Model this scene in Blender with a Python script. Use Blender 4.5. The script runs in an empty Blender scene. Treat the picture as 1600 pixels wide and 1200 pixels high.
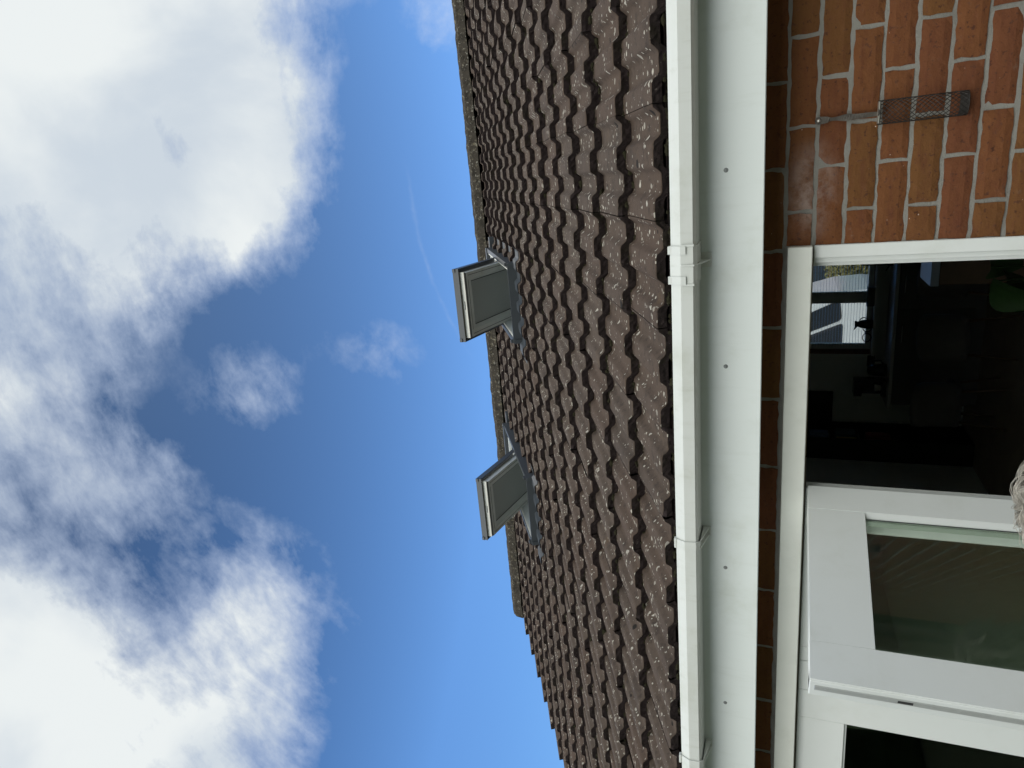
import bpy, bmesh, math, random
from mathutils import Vector, Matrix, noise
random.seed(7)
R_ = math.radians
sc = bpy.context.scene
COL = sc.collection
EYE = 2.18                      # height of the lens above the floor; everything below is written relative to the lens

# ------------------------------------------------------------------ camera, sky, sun, exposure
cam_d = bpy.data.cameras.new('camera'); cam = bpy.data.objects.new('camera', cam_d); COL.objects.link(cam)
RIGHT = Vector((0.95387085, 0.29927645, 0.02374881))
DOWN = Vector((-0.08791006, 0.35407657, -0.93107551))
FWD = Vector((-0.28705787, 0.88603803, 0.36405273))
m = Matrix((DOWN, RIGHT, -FWD)).transposed()          # the phone was held so that the picture lies on its side
cam.matrix_world = m.to_4x4()
cam_d.sensor_width = 36; cam_d.lens = 36*1075/1600
cam_d.clip_start = .05; cam_d.clip_end = 600
sc.camera = cam
sc.view_settings.view_transform = 'Standard'; sc.view_settings.look = 'None'
sc.view_settings.gamma = 1; sc.view_settings.exposure = 0.0
sc.cycles.max_bounces = 8; sc.cycles.transparent_max_bounces = 12

SUN_EL, SUN_AZ = 68.0, 12.0      # azimuth measured from +Y (behind the house) towards +X
sun_d = bpy.data.lights.new('sun', 'SUN'); sun = bpy.data.objects.new('sun', sun_d); COL.objects.link(sun)
sun_d.energy = 1.1; sun_d.angle = R_(12); sun_d.color = (1, .95, .88)
sv = Vector((math.sin(R_(SUN_AZ))*math.cos(R_(SUN_EL)), math.cos(R_(SUN_AZ))*math.cos(R_(SUN_EL)), math.sin(R_(SUN_EL))))
sun.rotation_euler = sv.to_track_quat('Z', 'Y').to_euler()

world = bpy.data.worlds.new('World'); sc.world = world; world.use_nodes = True
wt = world.node_tree; wt.nodes.clear()
class NT:
    def __init__(s, t): s.t = t
    def n(s, typ, **k):
        x = s.t.nodes.new(typ)
        for a, b in k.items(): setattr(x, a, b)
        return x
    def l(s, a, b): s.t.links.new(a, b)
    def put(s, sock, v):
        if hasattr(v, 'is_linked') or isinstance(v, bpy.types.NodeSocket): s.l(v, sock)
        else: sock.default_value = v
    def math(s, op, a, b=None, c=None, clamp=False):
        x = s.n('ShaderNodeMath', operation=op, use_clamp=clamp)
        s.put(x.inputs[0], a)
        if b is not None: s.put(x.inputs[1], b)
        if c is not None: s.put(x.inputs[2], c)
        return x.outputs[0]
    def mix(s, f, a, b, bt='MIX'):
        x = s.n('ShaderNodeMix', data_type='RGBA', blend_type=bt)
        s.put(x.inputs[0], f)
        for i, v in ((6, a), (7, b)):
            if isinstance(v, tuple): v = (*v[:3], 1)
            s.put(x.inputs[i], v)
        return x.outputs[2]
    def ramp(s, f, a, b, c=0., d=1., smooth=True):
        x = s.n('ShaderNodeMapRange', interpolation_type='SMOOTHSTEP' if smooth else 'LINEAR')
        s.put(x.inputs[0], f); x.inputs[1].default_value = a; x.inputs[2].default_value = b
        x.inputs[3].default_value = c; x.inputs[4].default_value = d
        return x.outputs[0]
    def noise(s, vec, scale, detail=4, rough=.5, dist=0., out='Fac', lac=2.):
        x = s.n('ShaderNodeTexNoise'); s.put(x.inputs['Vector'], vec)
        x.inputs['Scale'].default_value = scale; x.inputs['Detail'].default_value = detail
        x.inputs['Roughness'].default_value = rough; x.inputs['Distortion'].default_value = dist
        x.inputs['Lacunarity'].default_value = lac
        return x.outputs[out]
w = NT(wt)
sky = w.n('ShaderNodeTexSky', sky_type='NISHITA', sun_disc=False)
sky.sun_elevation = R_(SUN_EL); sky.sun_rotation = R_(SUN_AZ); sky.air_density = 1.0; sky.dust_density = .6; sky.ozone_density = 2.2
SKY_STR = .10
g = w.n('ShaderNodeNewGeometry'); 
tc = w.n('ShaderNodeTexCoord')
sep = w.n('ShaderNodeSeparateXYZ'); w.l(tc.outputs['Generated'], sep.inputs[0])
zc = w.math('MAXIMUM', sep.outputs[2], .06)
px = w.math('DIVIDE', sep.outputs[0], zc); py = w.math('DIVIDE', sep.outputs[1], zc)
cmb = w.n('ShaderNodeCombineXYZ'); w.l(px, cmb.inputs[0]); w.l(py, cmb.inputs[1])
P = cmb.outputs[0]
DIR = tc.outputs['Generated']
# warp the cloud banks so that none keeps a round edge
def warp(scale, amt, detail):
    wn = w.n('ShaderNodeTexNoise'); w.l(DIR, wn.inputs['Vector']); wn.inputs['Scale'].default_value = scale; wn.inputs['Detail'].default_value = detail; wn.inputs['Roughness'].default_value = .62
    v1 = w.n('ShaderNodeVectorMath', operation='SUBTRACT'); w.l(wn.outputs['Color'], v1.inputs[0]); v1.inputs[1].default_value = (.5, .5, .5)
    v2 = w.n('ShaderNodeVectorMath', operation='SCALE'); w.l(v1.outputs[0], v2.inputs[0]); v2.inputs['Scale'].default_value = amt
    v3 = w.n('ShaderNodeVectorMath', operation='ADD'); w.l(DIR, v3.inputs[0]); w.l(v2.outputs[0], v3.inputs[1])
    v4 = w.n('ShaderNodeVectorMath', operation='NORMALIZE'); w.l(v3.outputs[0], v4.inputs[0]); return v4.outputs[0]
WD = warp(11, .10, 6)
# cloud banks: direction of each, tightness, weight
CLOUDS = [(0.260, 0.554, 0.791, 189, 0.14), (0.269, 0.702, 0.659, 189, 0.16), (0.269, 0.740, 0.617, 189, 0.32), (0.269, 0.776, 0.571, 189, 0.22), (0.214, 0.626, 0.750, 189, 0.19), (0.215, 0.665, 0.716, 189, 0.23), (0.215, 0.743, 0.634, 189, 0.21), (0.160, 0.544, 0.824, 189, -0.25), (0.160, 0.622, 0.767, 189, 0.18), (0.160, 0.662, 0.732, 189, 0.26), (0.157, 0.743, 0.650, 189, 0.38), (0.151, 0.821, 0.551, 189, -0.21), (0.105, 0.575, 0.811, 189, 0.19), (0.103, 0.616, 0.781, 189, 0.14), (0.101, 0.657, 0.747, 189, -0.21), (0.098, 0.699, 0.708, 189, -0.35), (0.095, 0.741, 0.665, 189, 0.54), (0.091, 0.782, 0.616, 189, 0.35), (0.044, 0.607, 0.793, 189, 0.39), (0.035, 0.693, 0.720, 189, -0.32), (0.030, 0.736, 0.677, 189, 0.43), (-0.012, 0.555, 0.832, 189, -0.34), (-0.024, 0.639, 0.769, 189, 0.71), (-0.031, 0.683, 0.730, 189, 0.30), (-0.038, 0.726, 0.686, 189, 0.56), (-0.045, 0.769, 0.637, 189, 0.21), (-0.052, 0.811, 0.583, 189, -0.29), (-0.065, 0.500, 0.863, 189, 0.27), (-0.073, 0.541, 0.838, 189, -0.42), (-0.089, 0.625, 0.775, 189, 0.25), (-0.098, 0.669, 0.736, 189, -0.61), (-0.107, 0.713, 0.693, 189, -0.42), (-0.125, 0.798, 0.589, 189, 0.23), (-0.124, 0.484, 0.866, 189, 0.20), (-0.134, 0.524, 0.841, 189, -0.27), (-0.145, 0.566, 0.812, 189, 0.13), (-0.155, 0.609, 0.778, 189, 0.61), (-0.166, 0.652, 0.739, 189, -0.12), (-0.199, 0.781, 0.592, 189, -0.28), (-0.183, 0.466, 0.865, 189, 0.16), (-0.208, 0.547, 0.811, 189, -0.15), (-0.221, 0.589, 0.777, 189, -0.41), (-0.234, 0.632, 0.739, 189, -0.45), (-0.247, 0.675, 0.695, 189, 0.88), (-0.260, 0.718, 0.645, 189, 0.40), (-0.272, 0.760, 0.591, 189, -0.18), (-0.256, 0.485, 0.836, 189, 0.21), (-0.270, 0.525, 0.807, 189, 0.25), (-0.286, 0.566, 0.773, 189, 0.31), (-0.301, 0.609, 0.734, 189, -0.31), (-0.316, 0.651, 0.690, 189, -0.42), (-0.330, 0.693, 0.641, 189, -0.32), (-0.343, 0.734, 0.586, 189, 0.16), (-0.314, 0.463, 0.829, 189, -0.46), (-0.331, 0.501, 0.799, 189, -0.19), (-0.348, 0.542, 0.765, 189, 0.82), (-0.365, 0.582, 0.726, 189, 0.48), (-0.353, 0.403, 0.844, 189, 0.25), (-0.371, 0.439, 0.818, 189, -0.23), (-0.389, 0.476, 0.789, 189, -0.48), (-0.408, 0.515, 0.754, 189, -0.43), (-0.426, 0.554, 0.715, 189, -0.58), (-0.444, 0.594, 0.671, 189, 0.19), (-0.461, 0.633, 0.622, 189, 0.35), (-0.476, 0.671, 0.568, 189, -0.20), (-0.405, 0.380, 0.832, 189, 0.18), (-0.424, 0.414, 0.805, 189, 0.50), (-0.444, 0.450, 0.775, 189, 0.55), (-0.464, 0.487, 0.740, 189, 0.14), (-0.483, 0.524, 0.701, 189, -0.21), (-0.502, 0.562, 0.657, 189, 0.36), (-0.454, 0.356, 0.817, 189, -0.32), (-0.496, 0.423, 0.759, 189, 0.26), (-0.516, 0.458, 0.724, 189, 0.13), (-0.556, 0.529, 0.641, 189, 0.37), (-0.591, 0.599, 0.540, 189, 0.12), (-0.501, 0.332, 0.800, 189, -0.25), (-0.522, 0.363, 0.772, 189, -0.18), (-0.543, 0.395, 0.741, 189, -0.12), (-0.564, 0.428, 0.706, 189, -0.23), (-0.585, 0.462, 0.667, 189, -0.29), (-0.605, 0.496, 0.623, 189, 0.28), (-0.624, 0.529, 0.575, 189, -0.15), (-0.640, 0.562, 0.523, 189, -0.17), (-0.544, 0.308, 0.781, 189, 0.18), (-0.565, 0.337, 0.753, 189, 0.25), (-0.587, 0.367, 0.721, 189, 0.52), (-0.609, 0.399, 0.686, 189, 0.34), (-0.649, 0.462, 0.604, 189, 0.64), (0.214, 0.889, 0.405, 722, 0.55), (-0.207, 0.795, 0.570, 722, 0.32), (-0.233, 0.824, 0.517, 722, 0.24), (0.276, 0.505, 0.818, 51, 0.52), (0.189, 0.494, 0.849, 51, 0.30), (0.093, 0.478, 0.873, 51, 0.21), (-0.009, 0.456, 0.890, 51, 0.38), (-0.113, 0.428, 0.897, 51, 0.37), (-0.218, 0.395, 0.893, 51, 0.11), (-0.412, 0.317, 0.855, 51, 0.38), (-0.495, 0.276, 0.824, 51, 0.75)]
# banks added behind the garden, out of view, to light the wall
CLOUDS += [(.0, -.78, .62, 9, 1.6), (-.75, -.55, .38, 11, 1.3), (.75, -.5, .42, 11, 1.3)]
dens = None
for cx, cy, cz, kk, amp in CLOUDS:
    dt = w.n('ShaderNodeVectorMath', operation='DOT_PRODUCT'); w.l(WD, dt.inputs[0]); dt.inputs[1].default_value = (cx, cy, cz)
    ex = w.math('EXPONENT', w.math('MULTIPLY_ADD', dt.outputs['Value'], float(kk), -float(kk)))
    dens = w.math('MULTIPLY', ex, amp) if dens is None else w.math('MULTIPLY_ADD', ex, amp, dens)
n1 = w.noise(DIR, 9, 14, .60, .15)
mp = w.n('ShaderNodeMapping'); w.l(DIR, mp.inputs[0]); mp.inputs['Rotation'].default_value = (R_(20), R_(40), R_(25)); mp.inputs['Scale'].default_value = (1, 2.6, 1)
n2 = w.noise(mp.outputs[0], 14, 12, .64, .2)
tex = w.math('ADD', w.math('MULTIPLY', w.math('SUBTRACT', n1, .5), 1.1), w.math('MULTIPLY', w.math('SUBTRACT', n2, .5), .95))
tot = w.math('ADD', dens, w.math('MULTIPLY', tex, w.ramp(dens, 0., .30, .05, 1.0)))
mask = w.math('MULTIPLY', w.ramp(tot, .10, .96, smooth=False), .98)
# faint vapour trail
sx = w.n('ShaderNodeSeparateXYZ'); w.l(P, sx.inputs[0])
# line from (-.015,1.80) through (-.203,1.85) to (-.53,2.04)
tl = w.math('SUBTRACT', w.math('SUBTRACT', sx.outputs[1], w.math('ADD', 1.795, w.math('MULTIPLY', w.math('MULTIPLY', sx.outputs[0], sx.outputs[0]), .9))), w.math('MULTIPLY', w.math('SUBTRACT', n1, .5), .12))
tr = w.math('EXPONENT', w.math('MULTIPLY', w.math('MULTIPLY', tl, tl), -9000))
tr = w.math('MULTIPLY', w.math('MULTIPLY', tr, w.ramp(sx.outputs[0], .1, -.15)), w.ramp(sx.outputs[0], -.65, -.35))
tr = w.math('MULTIPLY', tr, w.ramp(n2, .35, .75, .03, .2))
mask = w.math('MAXIMUM', mask, tr)
n3 = w.noise(DIR, 4.0, 6, .5, .3)
core = w.ramp(tot, .30, 1.0)
ccol = w.mix(w.ramp(n3, .34, .60), (.62, .69, .76), (.86, .90, .90))
ccol = w.mix(core, (.62, .72, .90), ccol)
skc = w.mix(1.0, sky.outputs[0], (.51, .785, 1.04), 'MULTIPLY')
sks = w.n('ShaderNodeVectorMath', operation='SCALE'); w.l(skc, sks.inputs[0]); w.l(w.math('MULTIPLY', w.math('MULTIPLY_ADD', w.math('POWER', w.ramp(sep.outputs[2], .40, .86, 1.0, 0.0, smooth=False), 1.7), 1.02, .49), SKY_STR), sks.inputs['Scale'])
# clouds behind the garden are boosted and warmed to light the garden wall
up = w.n('ShaderNodeVectorMath', operation='SCALE'); w.l(w.mix(w.ramp(sep.outputs[1], .25, -.25), ccol, w.mix(1.0, ccol, (1.04, .98, .90), 'MULTIPLY')), up.inputs[0]); w.l(w.ramp(sep.outputs[1], .25, -.25, 1.0, 3.35), up.inputs['Scale'])
fin = w.mix(mask, sks.outputs[0], up.outputs[0])
bg = w.n('ShaderNodeBackground'); w.l(fin, bg.inputs[0]); bg.inputs[1].default_value = 1.0
wo = w.n('ShaderNodeOutputWorld'); w.l(bg.outputs[0], wo.inputs[0])

# ------------------------------------------------------------------ materials
MATS = {}
def mat(name, col, rough=.6, spec=.5, metal=0., vary=.08, vscale=8., bump=0., bscale=60., fn=None, coat=0.):
    m = bpy.data.materials.new(name); m.use_nodes = True
    t = NT(m.node_tree); b = m.node_tree.nodes['Principled BSDF']
    tcn = t.n('ShaderNodeTexCoord'); V = tcn.outputs['Object']
    b.inputs['Roughness'].default_value = rough; b.inputs['Metallic'].default_value = metal
    b.inputs['Specular IOR Level'].default_value = spec; b.inputs['Coat Weight'].default_value = coat
    f = t.noise(V, vscale, 5, .6)
    c = t.mix(f, tuple(x*(1-vary) for x in col), tuple(min(1, x*(1+vary)) for x in col))
    h = None
    if fn: c, h = fn(t, V, c, b)
    t.l(c, b.inputs['Base Color'])
    if bump or h is not None:
        bn = t.n('ShaderNodeBump'); bn.inputs['Strength'].default_value = bump or .5; bn.inputs['Distance'].default_value = .004
        t.l(h if h is not None else t.noise(V, bscale, 6, .65), bn.inputs['Height']); t.l(bn.outputs[0], b.inputs['Normal'])
    MATS[name] = m; return m

def island(t):
    return t.n('ShaderNodeNewGeometry').outputs['Random Per Island']
def vor(t, V, s, rnd=1.):
    x = t.n('ShaderNodeTexVoronoi'); t.l(V, x.inputs['Vector']); x.inputs['Scale'].default_value = s; x.inputs['Randomness'].default_value = rnd
    return x
def f_tile(t, V, c, b):
    isl = island(t)
    c = t.mix(t.ramp(isl, 0, 1, 0, .55), c, (.080, .053, .038))
    big = t.noise(V, 3.5, 4, .6)
    c = t.mix(t.ramp(big, .45, .75, 0, .55), c, (.045, .036, .030))
    c = t.mix(t.ramp(t.noise(V, 9, 5, .7), .58, .76, 0, .5), c, (.11, .072, .040))       # ochre algae
    c = t.mix(t.ramp(t.noise(V, 28, 6, .75), .50, .66, 0, .55), c, (.036, .028, .023))
    # small pale lichen flecks: cells of two sizes, most of them empty
    h = t.noise(V, 130, 5, .7)
    for sc_, lo, dens_, cs in ((38., .24, .42, 1.4), (70., .26, .42, 3.0), (24., .17, .22, .8)):
        wv = t.n('ShaderNodeVectorMath', operation='ADD'); t.l(V, wv.inputs[0])
        ns = t.n('ShaderNodeTexNoise'); t.l(V, ns.inputs['Vector']); ns.inputs['Scale'].default_value = sc_*1.3; ns.inputs['Detail'].default_value = 2
        sc2 = t.n('ShaderNodeVectorMath', operation='SCALE'); t.l(ns.outputs['Color'], sc2.inputs[0]); sc2.inputs['Scale'].default_value = .55/sc_
        t.l(sc2.outputs[0], wv.inputs[1])
        v = vor(t, wv.outputs[0], sc_)
        cr = t.n('ShaderNodeSeparateColor'); t.l(v.outputs['Color'], cr.inputs[0])
        clus = t.ramp(t.noise(V, 7*cs, 3, .6), .40, .68)
        on = t.math('LESS_THAN', cr.outputs[0], t.math('MULTIPLY', clus, dens_*1.6))
        rad = t.math('MULTIPLY', t.math('ADD', cr.outputs[1], .25), lo*1.3)
        dd = t.math('LESS_THAN', v.outputs['Distance'], rad)
        f = t.math('MULTIPLY', t.math('MULTIPLY', on, dd), t.ramp(cr.outputs[2], 0, 1, .45, .95))
        c = t.mix(f, c, (.44, .41, .34))
    # pits
    v = vor(t, V, 16); cr = t.n('ShaderNodeSeparateColor'); t.l(v.outputs['Color'], cr.inputs[0])
    f = t.math('MULTIPLY', t.math('LESS_THAN', cr.outputs[0], .13), t.math('LESS_THAN', v.outputs['Distance'], t.math('MULTIPLY', cr.outputs[1], .24)))
    c = t.mix(f, c, (.02, .017, .014))
    return c, h
mat('tile', (.085, .064, .049), .85, .12, vary=.34, vscale=55, bump=1.0, fn=f_tile)
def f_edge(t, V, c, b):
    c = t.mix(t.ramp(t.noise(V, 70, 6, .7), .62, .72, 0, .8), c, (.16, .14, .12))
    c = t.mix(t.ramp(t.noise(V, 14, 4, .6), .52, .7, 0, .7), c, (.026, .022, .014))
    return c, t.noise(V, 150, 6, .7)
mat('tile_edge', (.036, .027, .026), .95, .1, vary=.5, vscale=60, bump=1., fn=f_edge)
def f_ridge(t, V, c, b):
    c = t.mix(t.ramp(t.noise(V, 16, 6, .75), .50, .58, 0, .85), c, (.022, .019, .014))
    c = t.mix(t.ramp(t.noise(V, 24, 5, .75), .57, .62, 0, .7), c, (.15, .13, .085))
    c = t.mix(t.ramp(t.noise(V, 34, 5, .75), .58, .63, 0, .75), c, (.27, .25, .20))
    return c, t.noise(V, 90, 6, .7)
mat('ridge', (.044, .037, .028), .95, .2, vary=.4, vscale=20, bump=1., fn=f_ridge)
mat('moss', (.026, .024, .013), .95, .1, vary=.6, vscale=90, bump=1., bscale=200)
mat('mortar_bed', (.055, .050, .038), .95, .1, vary=.4, bump=1., bscale=80)

def f_brick(t, V, c, b):
    isl = island(t)
    c = t.mix(t.ramp(isl, .0, .45, 1, 0), c, (.145, .064, .022))
    c = t.mix(t.ramp(isl, .6, 1., 0, .9), c, (.142, .052, .024))
    sx_ = t.n('ShaderNodeMapping'); t.l(V, sx_.inputs[0]); sx_.inputs['Scale'].default_value = (1, 1, 3.5)
    c = t.mix(t.ramp(t.noise(sx_.outputs[0], 12, 5, .65), .45, .75, 0, .55), c, (.10, .032, .020))
    c = t.mix(t.ramp(t.noise(V, 90, 4, .6), .58, .66, 0, .75), c, (.05, .020, .015))
    c = t.mix(t.ramp(t.noise(V, 45, 6, .75), .52, .70, 0, .45), c, (.20, .09, .045))
    c = t.mix(t.math('MULTIPLY', t.ramp(t.noise(V, 11, 6, .7), .60, .74), t.ramp(t.noise(V, 60, 5, .7), .48, .62, 0, .35)), c, (.22, .18, .14))
    v = vor(t, V, 95); cr = t.n('ShaderNodeSeparateColor'); t.l(v.outputs['Color'], cr.inputs[0])
    f = t.math('MULTIPLY', t.math('LESS_THAN', cr.outputs[0], .035), t.math('LESS_THAN', v.outputs['Distance'], t.math('MULTIPLY', cr.outputs[1], .26)))
    c = t.mix(f, c, (.55, .42, .34))
    # white salt bloom beside the door head
    sp = t.n('ShaderNodeVectorMath', operation='SUBTRACT'); t.l(V, sp.inputs[0]); sp.inputs[1].default_value = (-.11, 2.137-6.05, -.065+2.23)
    ml = t.n('ShaderNodeVectorMath', operation='MULTIPLY'); t.l(sp.outputs[0], ml.inputs[0]); ml.inputs[1].default_value = (6.5, 0, 12)
    ln = t.n('ShaderNodeVectorMath', operation='LENGTH'); t.l(ml.outputs[0], ln.inputs[0])
    st = t.math('MULTIPLY', t.ramp(ln.outputs['Value'], 1.1, .1), t.ramp(t.noise(V, 16, 6, .7),   .30, .70, 0, .55))
    c = t.mix(st, c, (.50, .42, .38))
    return c, t.math('ADD', t.noise(V, 120, 8, .8), t.math('MULTIPLY', t.noise(V, 22, 4, .6), 2.2))
mat('brick', (.160, .062, .024), .92, .2, vary=.12, vscale=30, bump=.7, fn=f_brick)
def f_mortar(t, V, c, b):
    c = t.mix(t.ramp(t.noise(V, 6, 5, .6), .5, .7, 0, .6), c, (.17, .16, .14))
    return c, t.noise(V, 220, 6, .8)
mat('mortar', (.27, .262, .235), .95, .1, vary=.15, vscale=30, bump=.9, fn=f_mortar)

def f_dirty(speck=.5, tint=(.35, .36, .25), streak=.0):
    def fn(t, V, c, b):
        c = t.mix(t.ramp(t.noise(V, 5, 6, .65), .5, .8, 0, .35), c, tint)
        sm = t.n('ShaderNodeMapping'); t.l(V, sm.inputs[0]); sm.inputs['Scale'].default_value = (1, 1, .12)
        c = t.mix(t.ramp(t.noise(sm.outputs[0], 38, 5, .65), .52, .78, 0, streak), c, tuple(x*.85 for x in tint))
        v = vor(t, V, 26); cr = t.n('ShaderNodeSeparateColor'); t.l(v.outputs['Color'], cr.inputs[0])
        f = t.math('MULTIPLY', t.math('LESS_THAN', cr.outputs[0], .07), t.math('LESS_THAN', v.outputs['Distance'], t.math('MULTIPLY', cr.outputs[1], .09)))
        c = t.mix(t.math('MULTIPLY', f, speck), c, (.06, .055, .04))
        return c, t.noise(V, 18, 3, .5)
    return fn
mat('upvc', (.64, .66, .62), .38, .5, vary=.03, vscale=3, bump=.05, fn=f_dirty(1., streak=.22))
mat('fascia_board', (.74, .79, .77), .45, .5, vary=.03, vscale=3, bump=.06, fn=f_dirty(1., (.45, .48, .38), .10))
mat('paint', (.70, .73, .71), .42, .5, vary=.03, vscale=2.5, bump=.06, fn=f_dirty(.6, (.52, .54, .48)))
mat('paint_old', (.74, .76, .70), .6, .4, vary=.05, vscale=6, bump=.1, fn=f_dirty(1., (.42, .43, .35)))
mat('bead_white', (.86, .88, .84), .5)
mat('gap', (.03, .028, .022), .9, .1)
mat('seal_shade', (.17, .14, .09), .8, .2, vary=.3)  # brown of the painted shade line under the door head
mat('gasket', (.045, .05, .05), .6)
mat('cap_grey', (.22, .235, .23), .4)
mat('steel', (.60, .62, .61), .45, .5, metal=.6, vary=.15, vscale=20)
mat('slot', (.02, .02, .02), .8)
mat('win_grey', (.052, .058, .062), .42, .5, vary=.1)
mat('lead', (.045, .052, .058), .6, .4, metal=.0, vary=.2, vscale=12, bump=.3, bscale=20)
mat('sash_white', (.60, .62, .60), .5, .4, vary=.04, fn=f_dirty(.8))
mat('sash_cream', (.66, .65, .58), .6, .3, vary=.10, vscale=14)
mat('blind', (.37, .39, .38), .85, .2, vary=.03)
mat('wall_paint', (.78, .79, .75), .9, .2, vary=.04)
mat('floor_wood', (.32, .26, .20), .5, .4, vary=.3, vscale=4)
mat('ceiling', (.7, .7, .69), .9)
mat('black_gloss', (.012, .012, .014), .2)
mat('black_matt', (.014, .014, .015), .6)
mat('worktop', (.60, .59, .56), .35)
mat('unit_front', (.16, .15, .14), .5)
mat('chair_fabric', (.15, .14, .13), .9, vary=.15, vscale=30)
mat('oak', (.13, .08, .045), .5, vary=.3, vscale=14)
mat('sheen_blue', (.30, .38, .50), .15)  # bluish window sheen put into a plain colour
mat('wire', (.028, .024, .021), .55, .5, metal=.4, vary=.4, vscale=40)
mat('strap', (.09, .08, .068), .6, .4, metal=.3, vary=.5, vscale=50, bump=.5, bscale=90)
mat('screw', (.62, .60, .54), .3, metal=.7)
mat('leaf_house', (.020, .060, .012), .5, vary=.4, vscale=20)
mat('leaf', (.055, .095, .025), .6, vary=.5, vscale=3)
mat('leaf_gold', (.16, .14, .04), .6, vary=.5, vscale=3)
mat('bark', (.10, .075, .05), .9, vary=.3, vscale=12, bump=1.)
mat('grass', (.085, .115, .055), .95, vary=.4, vscale=5, bump=1., bscale=90)
mat('paving', (.17, .16, .14), .9, vary=.2, vscale=4, bump=.6)
mat('tarmac', (.06, .06, .06), .9, vary=.2, vscale=10)
mat('fence_wood', (.15, .13, .10), .85, vary=.35, vscale=8)
mat('far_brick', (.27, .16, .13), .9, vary=.25, vscale=20)
mat('cream', (.62, .58, .45), .7)
mat('car_white', (.80, .81, .82), .25, coat=.6)
mat('car_glass', (.03, .035, .04), .08)
mat('car_trim', (.03, .03, .033), .5)
mat('tyre', (.02, .02, .02), .9)
mat('alloy', (.45, .46, .47), .35, metal=.7)
mat('skin', (.55, .36, .28), .5)
mat('hair', (.52, .48, .41), .42, .5, vary=.45, vscale=30)
mat('wool', (.06, .08, .13), .95, vary=.2, vscale=60, bump=.8, bscale=200)
mat('denim', (.05, .06, .09), .95, vary=.2, vscale=60)
mat('shoe', (.03, .025, .02), .6)
mat('terracotta', (.30, .13, .07), .8)
for nm, c_ in (('book_white', (.75, .75, .72)), ('book_blue', (.22, .32, .50)), ('book_ochre', (.62, .48, .20)), ('book_teal', (.08, .16, .19)), ('book_red', (.36, .08, .10))):
    mat(nm, c_, .7, vary=.25, vscale=30)
def glass(name, tint, ior=1.5, extra=0.):
    m = bpy.data.materials.new(name); m.use_nodes = True; t = NT(m.node_tree); m.node_tree.nodes.clear()
    tr_ = t.n('ShaderNodeBsdfTransparent'); tr_.inputs[0].default_value = (*tint, 1)
    gl = t.n('ShaderNodeBsdfGlossy'); gl.inputs['Roughness'].default_value = .015; gl.inputs[0].default_value = (.95, .97, .96, 1)
    fr = t.n('ShaderNodeFresnel'); fr.inputs[0].default_value = ior
    f = t.math('ADD', fr.outputs[0], extra, clamp=True)
    mx = t.n('ShaderNodeMixShader'); t.l(f, mx.inputs[0]); t.l(tr_.outputs[0], mx.inputs[1]); t.l(gl.outputs[0], mx.inputs[2])
    o = t.n('ShaderNodeOutputMaterial'); t.l(mx.outputs[0], o.inputs[0]); MATS[name] = m
glass('door_glass', (.90, .95, .90), 1.5)
glass('window_glass', (.86, .90, .90), 1.5)

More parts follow.
